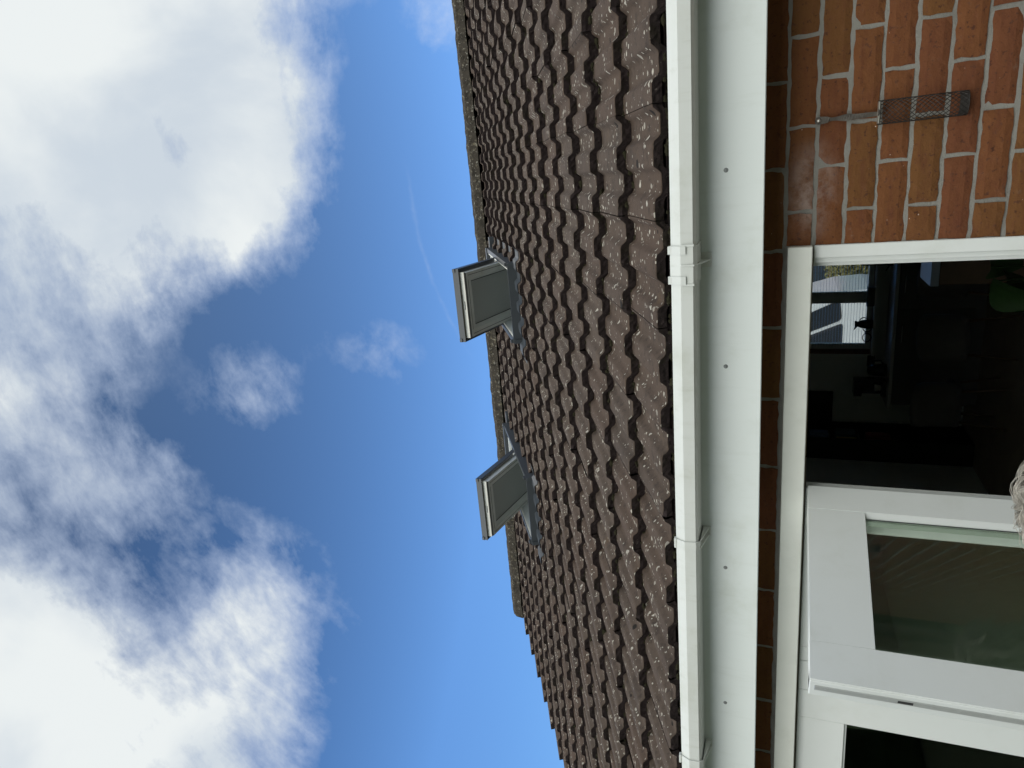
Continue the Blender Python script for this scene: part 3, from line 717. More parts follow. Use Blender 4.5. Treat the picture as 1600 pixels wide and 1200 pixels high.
    sb(gk, -hw+.0725, hw-.0725, U-.0885, U-.0835, T0+.0255, T0+.0280); sb(gk, -hw+.024, hw-.024, U-.0250, U-.0215, T0+.0012, T0+.0018)
    gk.build('glazing_gasket', 'gasket', sash)
    e = MB()                     # foot of the sash: cream rail with a drip slot, then seals in dark lines
    sb(e, -hw-.004, hw+.004, U+.0005, U+.016, T0+.010, T1+.014)
    e.build('foot_rail', 'sash_cream', sash)
    e = MB(); sb(e, -hw, hw, U+.0005, U+.008, T0+.002, T0+.0095); sb(e, -.03, .03, U+.0162, U+.0172, T0+.022, T0+.027)
    sb(e, -hw-.004, hw+.004, U+.0162, U+.020, T1+.0145, T1+.024)
    e.build('seal_shade', 'slot', sash)
    c = MB()                     # outer metal covers
    sb(c, -hw-.030, -hw+.03, -.02, U+.03, T1+.0245, T1+.030); sb(c, hw-.03, hw+.030, -.02, U+.03, T1+.0245, T1+.030)
    sb(c, -hw-.032, -hw-.0285, -.02, U+.03, T1-.012, T1+.0305); sb(c, hw+.0285, hw+.032, -.02, U+.03, T1-.012, T1+.0305)
    sb(c, -hw+.0305, hw-.0305, U-.03, U+.034, T1+.0240, T1+.0300); sb(c, -hw-.032, hw+.032, U+.0345, U+.037, T1-.016, T1+.032)
    for xx in (-hw-.020, hw+.020): sb(c, xx-.012, xx+.012, U+.0375, U+.044, T1+.010, T1+.030)
    c.build('sash_cover', 'win_grey', sash)
    g_ = MB(); sb(g_, -hw+.053, hw-.053, -U+.061, U-.061, T0+.0345, T0+.0400); g_.build('pane', 'window_glass', sash)
    bl = MB(); sb(bl, -hw+.058, hw-.058, -U+.066, U-.066, T0+.0285, T0+.0300); bl.build('blind', 'blind', sash)
roof_window(W1, 'nearer roof window on the right, its sash swung wide open', R_(7))
roof_window(W2, 'farther roof window towards the gable end, its sash swung open', R_(7))

# ------------------------------------------------------------------ door set
XR, XJ = -.2585, -.3000
b = MB(); b.box(-3.3, XR, YW-.030, YW+.075, -.0735, -.0090, ch=.002)
frm = b.build('door_frame', 'paint_old', house)
b = MB(); b.box(XJ+.005, XR-.0005, YW-.002, YW+.080, GROUND+.02, -.0785, ch=.002); b.box(XJ-.010, XJ+.0045, YW+.012, YW+.080, GROUND+.02, -.0785, ch=.0015)
b.box(XJ-.022, XJ-.0105, YW+.034, YW+.080, GROUND+.02, -.0785)
b.build('door_jamb', 'paint', frm)
b = MB(); b.box(-3.3, XR+.0003, YW+.002, YW+.075, -.0088, BT+CO-.0002); b.box(XJ+.006, XR-.0002, YW+.001, YW+.07, -.0784, -.0737); b.build('pointing', 'mortar', frm)
b = MB(); b.box(-3.3, XR, YW+.012, YW+.07, -.0780, -.0737); b.build('head_shade_strip', 'seal_shade', frm)  # brown strip painting the edge shade below the head
b = MB(); b.box(-3.3, XR, YW-.03, YW+.1, GROUND+.0, GROUND+.04); b.build('threshold', 'cap_grey', frm)
b = MB(); b.box(-3.3, XR, YW+.0755, 2.43, -.20+.14, -.0087); b.build('lintel_board', 'wall_paint', frm)
# plain fixed pieces left of the opening
def leafset(name, xa, xb, gl, gr, lab=None, zt=-.0805):
    b = MB(); y0, y1 = YW+.006, YW+.052; zb = GROUND+.045
    b.box(xa, gl, y0, y1, zb, zt, ch=.0015); b.box(gr, xb, y0, y1, zb, zt, ch=.0015)
    b.box(gl+.0004, gr-.0004, y0+.0006, y1-.0006, -.2299, zt-.0006, ch=.001); b.box(gl+.0004, gr-.0004, y0+.0006, y1-.0006, zb, zb+.24, ch=.001)
    # glazing bead
    for u0, u1 in ((gl, gl+.008), (gr-.008, gr)): b.box(u0, u1, y0+.010, y0+.020, zb+.24, -.23)
    b.box(gl+.008, gr-.008, y0+.010, y0+.020, -.238, -.2302)
    o = b.build(name, 'paint', frm)
    if lab: tag(o, lab)
    g_ = MB(); g_.box(gl+.002, gr-.002, y0+.0205, y0+.0245, zb+.242, -.232); g_.build('glass_pane', 'door_glass', o)
    return o
leafset('glazed_door', -1.655, -1.012, -1.600, -1.060, 'closed door leaf behind the open one')
b = MB(); b.box(-1.7735, -1.657, YW+.0062, YW+.052, GROUND+.045, -.0805, ch=.0015); b.build('door_post', 'paint', frm)
leafset('glazed_door', -2.62, -1.7745, -2.52, -1.889, 'closed door leaf at the far left')
leafset('glazed_door', -3.29, -2.63, -3.2, -2.72)
# the leaf that stands open towards the camera
A = Vector((-.9986, 2.1349, 0)); Bp = Vector((-1.2758, 1.5853, 0)); ud = (Bp-A).normalized(); nd = Vector((-ud.y, ud.x, 0)); 
if nd.dot(-A) < 0: nd = -nd
LW = (Bp-A).length
def LM(u, n_, z): return A+ud*u+nd*n_+Vector((0, 0, z))
MAT = Matrix(((ud.x, nd.x, 0, A.x), (ud.y, nd.y, 0, A.y), (0, 0, 1, 0), (0, 0, 0, 1)))
b = MB(); ZT = -.085; ZB = GROUND+.04; TK = .084; gl, gr = .0865, .5125; zg = -.2405
b.box(0, gl, -TK, 0, ZB, ZT, M=MAT, ch=.0014)
b.box(gr, LW-.0, -TK+.014, 0, ZB, ZT, M=MAT, ch=.0010)
b.box(LW-.030, LW+.004, -TK, -.0050, ZB, ZT, M=MAT, ch=.0022)     # rebated outer half of the lock stile
b.box(gl+.0003, gr-.0003, -TK+.0007, -.0006, zg, ZT-.0006, M=MAT, ch=.001); b.box(gl+.0003, gr-.0003, -TK+.0007, -.0006, ZB, ZB+.22, M=MAT, ch=.001)
# bevel on the hinge side of the glass rebate and plain reveals at the back of the pane
b.add([LM(gl+.0003, -.001, z) for z in (ZB+.22, zg)]+[LM(gl+.012, -.012, z) for z in (ZB+.22, zg)]+[LM(gl+.012, -.0165, z) for z in (ZB+.22, zg)], [(0, 1, 3, 2), (2, 3, 5, 4)])
leaf = b.build('open_door', 'paint', frm); tag(leaf, 'open door leaf swung outwards')
b = MB(); b.box(gl, gl+.014, -.0185, -.017, ZB+.22, zg, M=MAT); b.box(gr-.003, gr, -.019, -.015, ZB+.22, zg, M=MAT); b.build('gasket', 'gasket', leaf)
b = MB(); b.box(gl+.0145, gr-.001, -.0215, -.0190, ZB+.221, zg-.001, M=MAT); b.build('glass_pane', 'door_glass', leaf)
b = MB(); b.box(gl+.0005, gl+.030, -.0640, -.0260, ZB+.221, zg-.001, M=MAT); b.build('rear_bead', 'bead_white', leaf)
b = MB(); b.box(LW+.0042, LW+.0060, -.0480, -.0240, ZB+.1, ZT-.012, M=MAT, ch=.001); ls = b.build('lock_strip', 'steel', leaf)
for z in (-.125, -.215, -.265, -.36, -.415, -.6):
    b = MB(); b.box(LW+.0061, LW+.0070, -.0390, -.0330, z-.003, z+.003, M=MAT, ch=.0006)
    b.build('strip_screw', 'steel', ls)
b = MB(); b.box(LW+.0061, LW+.0066, -.0420, -.0300, -.318, -.285, M=MAT); b.build('latch_slot', 'slot', ls)
for z in (-1.05,):
    b = MB(); b.box(.555, .590, .0005, .008, z-.10, z+.12, M=MAT, ch=.002); b.tube([LM(.572, .006, z), LM(.572, .05, z), LM(.46, .055, z)], .009); b.build('door_handle', 'steel', leaf)

# kitchen window on the far side of the room
b = MB(); y0, y1 = 9.77, 9.83
b.box(KX0, KX0+.07, y0, y1, KZ0, KZ1); b.box(KX1-.07, KX1, y0, y1, KZ0, KZ1); b.box(KX0+.07, KX1-.07, y0, y1, KZ1-.07, KZ1); b.box(KX0+.07, KX1-.07, y0, y1, KZ0, KZ0+.06)
b.box(-1.945, -1.80, y0-.002, y1, KZ0+.06, KZ1-.07)
kw = b.build('kitchen_window', 'paint_old', house)
b = MB(); b.box(KX0-.05, KX1+.05, 9.60, 9.768, KZ0-.035, KZ0-.004); b.build('window_sill', 'wall_paint', kw)
b = MB(); b.box(KX0+.07, KX1-.07, 9.80, 9.804, KZ0+.06, KZ1-.07); b.build('glass_pane', 'window_glass', kw)
b = MB()
z = KZ0+.075
while z < KZ1-.02:
    for xa, xb in ((KX0+.03, -1.93), (-1.82, KX1-.03)): b.add([(xa, 9.742, z-.001), (xb, 9.742, z-.001), (xb, 9.765, z+.001), (xa, 9.765, z+.001)], [(0, 1, 2, 3)])
    z += .034
b.build('venetian_blind', 'cap_grey', kw)

# ------------------------------------------------------------------ things in the kitchen
k = empty('worktop', (-1.6, 9.2, FLOOR), 'pale kitchen worktop on dark units below the far window', 'worktop')
b = MB(); b.box(-3.15, .50, 9.10, 9.60, -1.265, -1.225, ch=.004); b.build('top_slab', 'worktop', k)
b = MB(); b.box(-3.10, .50, 9.15, 9.60, FLOOR+.1, -1.266); b.box(-3.1, .5, 9.22, 9.6, FLOOR, FLOOR+.1)
for x in (-2.5, -1.9, -1.3, -.7, -.1): b.box(x+.004, x+.592, 9.132, 9.149, FLOOR+.12, -1.285, ch=.002)
b.build('kitchen_unit', 'unit_front', k)
for x in (-2.5, -1.9, -1.3, -.7, -.1):
    b = MB(); b.tube([(x+.2, 9.131, -1.33), (x+.2, 9.105, -1.33), (x+.4, 9.105, -1.33), (x+.4, 9.131, -1.33)], .005, 6); b.build('unit_handle', 'steel', k)
t = empty('kitchen_tap', (-1.40, 9.40, -1.225), 'black gooseneck tap in front of the kitchen window', 'tap')
b = MB(); pts = [(-1.40, 9.40, -1.225), (-1.40, 9.40, -.93)]+[(-1.40+.085*(1-math.cos(a)), 9.40, -.93+.085*math.sin(a)) for a in [math.pi*i/10 for i in range(1, 11)]]+[(-1.23, 9.40, -.965)]
b.tube(pts, .013, 10); b.build('spout', 'black_matt', t)
b = MB(); b.lathe([(0, 0), (.026, 0), (.026, .05), (.014, .06), (0, .06)], 16, (-1.40, 9.40, -1.225)); b.tube([(-1.425, 9.4, -1.18), (-1.48, 9.39, -1.15)], .007, 6); b.build('lever_base', 'black_matt', t)
t = empty('jug', (-2.20, 9.66, KZ0-.004), 'dark beaked jug silhouetted on the window sill', 'jug')
b = MB(); b.lathe([(0, .0), (.055, .0), (.062, .06), (.052, .13), (.034, .17), (.045, .205), (.040, .205), (.030, .172), (0, .16)], 18, (-2.20, 9.66, KZ0-.004))
b.add([(-2.20-.02, 9.64, KZ0+.198), (-2.20-.02, 9.68, KZ0+.198), (-2.20-.085, 9.66, KZ0+.215), (-2.20-.03, 9.66, KZ0+.165)], [(0, 1, 2), (0, 2, 3), (1, 3, 2)]); b.build('jug_body', 'black_matt', t)
b = MB(); b.tube([(-2.165+.05*math.sin(a), 9.66, KZ0+.10-.05*math.cos(a)) for a in [math.pi*i/8 for i in range(9)]], .007, 6); b.build('jug_handle', 'black_matt', t)
t = empty('reading_glasses', (-2.32, 9.67, KZ0-.004), 'round wire spectacles left standing on the window sill', 'spectacles')
for dx in (0, .13): b = MB(); b.tube([(-2.38+dx+.055*math.cos(a), 9.67, KZ0+.055+.05*math.sin(a)) for a in [2*math.pi*i/16 for i in range(17)]], .006, 5); b.build("wire_rim", "black_matt", t)
b = MB(); b.tube([(-2.33, 9.67, KZ0+.07), (-2.315, 9.67, KZ0+.08), (-2.30, 9.67, KZ0+.07)], .005, 5); b.build("nose_bridge", "black_matt", t)
t = empty('storage_box', (-1.85, 9.66, KZ0-.004), 'dark square box at the foot of the window mullion', 'box')
b = MB(); b.box(-1.96, -1.72, 9.61, 9.72, KZ0-.004, KZ0+.065, ch=.004); b.build('box_body', 'chair_fabric', t)
b = MB(); b.box(-1.967, -1.713, 9.603, 9.727, KZ0+.0655, KZ0+.08, ch=.003); b.build('box_lid', 'unit_front', t)
tv = empty('television', (-3.45, 9.70, -.66), 'black flat television high on the far kitchen wall', 'television')
b = MB(); b.box(-3.78, -3.13, 9.685, 9.71, -.655, -.27, ch=.003); b.build('bezel', 'black_matt', tv)
b = MB(); b.box(-3.765, -3.145, 9.6835, 9.6848, -.640, -.285); b.build('screen', 'black_gloss', tv)
b = MB(); b.box(-3.55, -3.35, 9.711, 9.734, -.55, -.38); b.build('wall_mount', 'black_matt', tv)
def appliance(name, x, lab, cat, kind):
    t = empty(name, (x, 9.35, -1.225), lab, cat); z = -1.225
    if kind == 'kettle':
        b = MB(); b.lathe([(0, 0), (.075, 0), (.08, .02), (.07, .15), (.055, .20), (.02, .215), (0, .215)], 18, (x, 9.35, z)); b.build('kettle_body', 'black_gloss', t)
        b = MB(); b.tube([(x+.06, 9.35, z+.19), (x+.12, 9.35, z+.17), (x+.125, 9.35, z+.07), (x+.075, 9.35, z+.04)], .010, 6); b.build('kettle_handle', 'black_matt', t)
    else:
        b = MB(); b.box(x-.10, x+.10, 9.27, 9.47, z, z+.05, ch=.004); b.box(x-.10, x+.10, 9.40, 9.47, z+.0505, z+.27, ch=.004); b.box(x-.10, x+.10, 9.27, 9.47, z+.2705, z+.36, ch=.006); b.build('machine_body', 'black_gloss', t)
        b = MB(); b.lathe([(0, .055), (.035, .055), (.045, .12), (.04, .12), (.03, .06), (0, .06)], 14, (x, 9.33, z)); b.build('coffee_cup', 'worktop', t)
appliance('kettle', -2.72, 'black kettle on the far end of the worktop', 'kettle', 'kettle')
appliance('coffee_machine', -2.95, 'black coffee machine beside the kettle', 'coffee machine', 'm')
for xx, lab in ((-2.71, 'dark double wall socket above the kettle'), (-.9, 'dark wall socket right of the tap')):
    t = empty('wall_socket', (xx, 9.73, -1.09), lab, 'socket'); b = MB(); b.box(xx-.075, xx+.075, 9.722, 9.7345, -1.13, -1.045, ch=.003); b.build('face_plate', 'black_matt', t)
    for dx in (-.035, .035): b = MB(); b.box(xx+dx-.012, xx+dx+.012, 9.7195, 9.7215, -1.10, -1.07); b.build('socket_hole', 'slot', t)
# shelf unit on the left wall
t = empty('shelf_unit', (-3.66, 9.35, FLOOR), 'tall dark shelf unit with coloured books against the left wall', 'shelf unit')
b = MB(); b.box(-3.833, -3.82, 9.04, 9.68, FLOOR, -.25)
for yy in (9.04, 9.66): b.box(-3.8195, -3.55, yy, yy+.02, FLOOR, -.25)
for zz in (FLOOR, -1.75, -1.35, -.95, -.62, -.27): b.box(-3.8195, -3.55, 9.0605, 9.6595, zz, zz+.02)
b.build('shelf_carcass', 'black_matt', t)
def books(y, z, h, m, n):
    q = MB()
    for i in range(n): hh = h*random.uniform(.82, 1); q.box(-3.78, -3.60+random.uniform(-.02, .01), y+i*.031, y+i*.031+.028, z+.0205, z+.02+hh, ch=.002)
    o = q.build('book_row', m, None); tag(o, {'book_white': 'row of white books on the top shelf', 'book_blue': 'row of blue books beside the white ones', 'book_ochre': 'row of ochre books on the second shelf', 'book_teal': 'row of dark teal books next to the ochre ones', 'book_red': 'row of dark red books on the middle shelf'}[m], 'books')
books(9.07, -.62, .26, 'book_white', 4); books(9.30, -.62, .25, 'book_blue', 6); books(9.08, -.95, .27, 'book_ochre', 6); books(9.32, -.95, .25, 'book_teal', 8); books(9.10, -1.35, .30, 'book_red', 12)
# dining chairs with rounded upholstered backs
def chair(loc, rz, lab):
    t = empty('dining_chair', loc, lab, 'chair', 'dining chairs in the dark kitchen', rz)
    def arc(b, r0, r1, z0, z1):
        vs = []; n = 16; nz = 6
        for r in (r0, r1):
            for q in range(nz+1):
                for i in range(n+1):
                    a = math.pi*(i/n); zt = z0+(z1-z0)*(q/nz)*(.72+.28*math.sin(a)**.6)
                    vs.append((r*math.cos(a), -.02-r*.75*math.sin(a)-.05*q/nz, zt))
        N = n+1; S = N*(nz+1)
        fs = [(k*S+q*N+i, k*S+q*N+i+1, k*S+(q+1)*N+i+1, k*S+(q+1)*N+i) for k in (0, 1) for q in range(nz) for i in range(n)]
        fs += [(nz*N+i, nz*N+i+1, S+nz*N+i+1, S+nz*N+i) for i in range(n)]+[(i, S+i, S+i+1, i+1) for i in range(n)]
        fs += [(q*N+e, (q+1)*N+e, S+(q+1)*N+e, S+q*N+e) for q in range(nz) for e in (0, n)]
        b.add(vs, fs, 0, True)
    b = MB(); arc(b, .25, .21, .42, .90); b.build('backrest', 'chair_fabric', t, local=True)
    b = MB(); b.box(-.22, .22, -.17, .24, .42, .49, ch=.02); b.build('seat', 'chair_fabric', t, local=True)
    for sx_ in (-1, 1):
        for sy_ in (-1, 1):
            b = MB(); b.tube([(sx_*.17, .03+sy_*.15, .43), (sx_*.22, .03+sy_*.21, .0)], [.016, .010], 8); b.build('leg', 'oak', t, local=True)
    return t
c0 = chair((-2.73, 8.15, FLOOR), 0, 'rounded upholstered dining chair, leftmost of the kitchen chairs')
for loc, rz, lab in (((-2.0, 8.1, FLOOR), .25, 'rounded upholstered dining chair in the middle, turned a little'), ((-1.35, 8.3, FLOOR), -.2, 'rounded upholstered dining chair nearest the table')):
    c = copy_tree(c0); c.location = loc; c.rotation_euler.z = rz; c['label'] = lab
# cabinet whose top is painted with the bluish sheen of window light
t = empty('side_cabinet', (-.75, 6.6, FLOOR), 'low oak cabinet by the door, window sheen painted pale blue on its top', 'cabinet')
b = MB(); b.box(-1.13, -.30, 6.35, 6.8, FLOOR, -1.16, ch=.004); b.build('cabinet_body', 'oak', t)
b = MB(); b.box(-1.14, -.29, 6.34, 6.81, -1.159, -1.10, ch=.003); b.build('cabinet_top', 'sheen_blue', t)
# big-leaved house plant just inside
t = empty('house_plant', (-.66, 4.10, FLOOR), 'broad-leaved green house plant just inside the doorway', 'plant')
b = MB(); b.lathe([(0, 0), (.13, 0), (.17, .30), (.18, .31), (.165, .31), (.15, .27), (0, .27)], 20, (-.66, 4.10, FLOOR)); b.build('plant_pot', 'terracotta', t)
b = MB(); st = MB()
for i in range(22):
    a = i*2.4; r = .05+.13*random.random(); zt = -1.42+.52*(i/22)+random.uniform(-.05, .05)
    base = Vector((-.66, 4.10, FLOOR+.27)); tip = Vector((-.66+r*math.cos(a), 4.10+r*math.sin(a), zt))
    st.tube([base, base.lerp(tip, .5)+Vector((0, 0, .12)), tip], [.007, .005, .004], 5)
    dr = Vector((math.cos(a), math.sin(a), -.55)).normalized(); sd = dr.cross(Vector((0, 0, 1))).normalized(); up = sd.cross(dr)
    L = random.uniform(.15, .24); Wd = L*.48; vs = []; n = 8
    for q in range(n+1):
        u_ = q/n; wv = Wd*math.sin(math.pi*min(1, u_*.92+.04))**.7
        for kx in (-1, -.5, 0, .5, 1): vs.append(tip+dr*(L*u_)+sd*(wv*kx)+up*(.05*abs(kx)*math.sin(math.pi*u_)-.10*u_*u_))
    b.add(vs, [(q*5+k_, q*5+k_+1, (q+1)*5+k_+1, (q+1)*5+k_) for q in range(n) for k_ in range(4)], 0, True)
b.build('leaf', 'leaf_house', t, fix=False); st.build('stem', 'leaf_house', t)

# ------------------------------------------------------------------ mesh holder hanging on the wall
hx, hz = .1085*0+ (.0), 0
def wallpt(u, v): return u, v
t = empty('mesh_wall_holder', (.178, YW-.02, -.09), 'rusty diamond-mesh metal holder hanging from a strap on the brick wall', 'wall holder')
SX, SZ = .0710, -.0770            # screw
b = MB(); prev = None
n = 26; top = Vector((SX, YW-.006, SZ+.008)); bot = Vector((SX+.002, YW-.010, -.222)); vs = []
for i in range(n+1):
    u_ = i/n; p = top.lerp(bot, u_); a = .9*math.sin(u_*5.5)*(.25 if u_ < .2 else 1)
    wdt = .0080+.0015*math.sin(u_*17)
    d = Vector((math.cos(a), -abs(math.sin(a))*.6, 0))
    for s_ in (-1, 1):
        for e in (0, 1): vs.append(p+d*(s_*wdt)+Vector((0, -.0025*e, 0)))
fs = []
for i in range(n):
    k_ = i*4; q = k_+4
    fs += [(k_, k_+2, q+2, q), (k_+1, q+1, q+3, k_+3), (k_, q, q+1, k_+1), (k_+2, k_+3, q+3, q+2)]
fs += [(0, 1, 3, 2), (n*4, n*4+2, n*4+3, n*4+1)]
b.add(vs, fs); st_ = b.build('hanging_strap', 'strap', t)
b = MB(); b.lathe([(0, 0), (.0045, 0), (.0045, .003), (.002, .0045), (0, .0045)], 12)
for i, v in enumerate(b.v): b.v[i] = Vector((SX+v.x, YW-.009-v.z, SZ+v.y))
b.build('screw', 'screw', t)
b = MB(); b.lathe([(0, 0), (.0095, 0), (.0095, .002), (0, .002)], 14)
for i, v in enumerate(b.v): b.v[i] = Vector((SX+v.x, YW-.0063-v.z, SZ+v.y))
b.build('washer', 'wire', t)
# half tube of expanded mesh
b = MB(); CX = SX+.004; RW, RD = .0285, .024; ZA, ZB_ = -.217, -.415
def cyl(a, z):                   # a from 0..pi: left edge, front, right edge
    return Vector((CX-RW*math.cos(a)+(z-ZA)*-.01, YW-.010-RD*math.sin(a), z))
na, nz_ = 9, 21
for d in (1, -1):
    for s0_ in range(-nz_, nz_*2):
        pts = []
        for q in range(0, na*2+1):
            a = math.pi*q/(na*2); z = ZA-(s0_+d*q*.42)*.0125
            if ZB_ <= z <= ZA: pts.append(cyl(a, z))
        if len(pts) > 1: b.tube(pts, .0009, 4, smooth=False)
for z in (ZA, ZA-.003): b.tube([cyl(math.pi*q/18, z) for q in range(19)], .0014, 5)
for a in (0, math.pi): b.tube([cyl(a, ZA), cyl(a, (ZA+ZB_)/2), cyl(a, ZB_)], .0013, 5)
b.tube([cyl(math.pi*q/18, ZB_) for q in range(19)], .0012, 5)
mesh_ = b.build('diamond_mesh', 'wire', t)
b = MB(); vs = [cyl(math.pi*q/18, z) for z in (ZB_, ZB_+.020) for q in range(19)]
b.add(vs, [(q, q+1, 20+q, 19+q) for q in range(18)], 0, True); b.build('end_band', 'wire', t, fix=False)
b = MB(); b.add([(CX-RW, YW-.009, ZA+.001), (CX+RW, YW-.009, ZA+.001), (CX+RW*.9, YW-.034, ZA+.001), (CX-RW*.9, YW-.034, ZA+.001), (CX-RW, YW-.009, ZA-.002), (CX+RW, YW-.009, ZA-.002), (CX+RW*.9, YW-.034, ZA-.002), (CX-RW*.9, YW-.034, ZA-.002)], [(0, 1, 2, 3), (4, 7, 6, 5), (0, 4, 5, 1), (1, 5, 6, 2), (2, 6, 7, 3), (3, 7, 4, 0)])
b.build('top_plate', 'screw', t)

# ------------------------------------------------------------------ the person at the door (only the top of the head reaches into the picture)
PX, PY = -.800, 1.665; HT = -.490   # crown of the hair
def skin_chain(name, verts, edges, radii, m, parent, sub=2, root=0):
    me = bpy.data.meshes.new(name); me.from_pydata(verts, edges, []); o = bpy.data.objects.new(name, me); COL.objects.link(o)
    md = o.modifiers.new('skin', 'SKIN'); 
    for i, r in enumerate(radii):
        sv_ = me.skin_vertices[0].data[i]; sv_.radius = (r if isinstance(r, tuple) else (r, r)); sv_.use_root = (i == root)
    md.use_smooth_shade = True
    s_ = o.modifiers.new('sub', 'SUBSURF'); s_.levels = sub; s_.render_levels = sub
    bpy.context.view_layer.update()
    dg = bpy.context.evaluated_depsgraph_get(); ev = o.evaluated_get(dg); nm = bpy.data.meshes.new_from_object(ev)
    o.modifiers.clear(); o.data = nm; nm.name = name; nm.materials.clear(); nm.materials.append(MATS[m])
    for p in nm.polygons: p.use_smooth = True
    if parent: o.parent = parent
    WORLD[o.name] = Vector(); return o
per = empty('person', (PX, PY, GROUND), 'person with curly fair hair standing in front of the open door', 'person', rz=0)
Hh = HT-GROUND                   # full height about 1.73
def z_(f): return Hh*f
V = [(0, 0, z_(.53)), (0, 0, z_(.62)), (0, -.005, z_(.72)), (0, 0, z_(.80)), (0, 0, z_(.845)), (0, -.008, z_(.885)), (0, -.012, z_(.935)), (0, -.005, z_(.970))]
Rr = [(.15, .105), (.13, .10), (.145, .105), (.13, .085), .052, (.062, .072), (.074, .090), (.058, .070)]
Ed = [(i, i+1) for i in range(7)]
def limb(start, pts, rs):
    k_ = start
    for p, r in zip(pts, rs): V.append(p); Rr.append(r); Ed.append((k_, len(V)-1)); k_ = len(V)-1
    return k_
for s_ in (-1, 1):
    limb(0, [(s_*.09, 0, z_(.48)), (s_*.10, -.01, z_(.285)), (s_*.105, .015, z_(.16)), (s_*.11, .02, z_(.045)), (s_*.12, -.05, z_(.022)), (s_*.13, -.12, z_(.016))], [.088, .060, .054, .038, .034, .026])
    w_ = limb(3, [(s_*.185, 0, z_(.795)), (s_*.235, .02, z_(.625)), (s_*.245, -.06, z_(.50)), (s_*.243, -.085, z_(.462))], [.052, .040, .028, (.030, .018)])
    hp = Vector(V[w_])
    for fi in range(4):
        o_ = (fi-1.5)*.017; l_ = (.030, .036, .033, .026)[fi]
        limb(w_, [hp+Vector((s_*-.004, o_-.012, -.030)), hp+Vector((s_*-.010, o_-.018, -.030-l_)), hp+Vector((s_*-.024, o_-.016, -.030-l_*1.8))], [.010, .0085, .0075])
    limb(w_, [hp+Vector((s_*-.010, -.040, -.004)), hp+Vector((s_*-.016, -.056, -.026))], [.011, .009])
body = skin_chain('body', [tuple(v) for v in V], Ed, Rr, 'skin', per)
# clothing follows the same joints with wider radii
sel = lambda idx, pad: ([tuple(V[i]) for i in idx], [((Rr[i][0]+pad, Rr[i][1]+pad) if isinstance(Rr[i], tuple) else Rr[i]+pad) for i in idx])
def garment(name, idx, pad, m, extra=()):
    vs, rs = sel(idx, pad); mp_ = {a: i for i, a in enumerate(idx)}
    es = [(mp_[a], mp_[b_]) for a, b_ in Ed if a in mp_ and b_ in mp_]
    return skin_chain(name, vs, es, rs, m, per)
nl = 6; na_ = 4; nf = 14
L1 = list(range(8, 14)); A1 = list(range(14, 18)); L2 = list(range(8+6+4+14, 8+6+4+14+6)); A2 = list(range(8+6+4+14+6, 8+6+4+14+10))
garment('jumper', [0, 1, 2, 3]+A1[:3]+A2[:3], .016, 'wool')
garment('trousers', [0]+L1[:4]+L2[:4], .013, 'denim')
for L_ in (L1, L2):
    vs, rs = sel(L_[3:], .012); skin_chain('shoe', [(v[0], v[1], v[2]-.002) for v in vs], [(0, 1), (1, 2)], rs, 'shoe', per)
hc = Vector((PX, PY-.012, GROUND+z_(.925)))
for s_ in (-1, 1): fb = MB(); fb.lathe([(.0, .011), (.006, .010), (.011, .0), (.006, -.010), (0, -.011)], 10, hc+Vector((s_*.031, -.085, .004))); fb.build('eye', 'worktop', per)
fb = MB(); fb.add([hc+Vector(p) for p in ((0, -.088, .004), (-.017, -.086, -.038), (.017, -.086, -.038), (0, -.116, -.034), (0, -.088, -.046))], [(0, 1, 3), (0, 3, 2), (1, 4, 3), (2, 3, 4), (0, 2, 4, 1)], 0, True); fb.build('nose', 'skin', per)
fb = MB(); fb.tube([hc+Vector((x, -.086+abs(x)*.25, -.064)) for x in (-.024, -.012, 0, .012, .024)], [.002, .005, .006, .005, .002], 6); fb.build('mouth', 'terracotta', per)
for s_ in (-1, 1):
    fb = MB(); fb.tube([hc+Vector((s_*(.074+.006*math.sin(a)), .006+.014*math.sin(a*2), -.010+.028*math.cos(a))) for a in [math.pi*i/6 for i in range(7)]], .006, 6); fb.build('ear', 'skin', per)
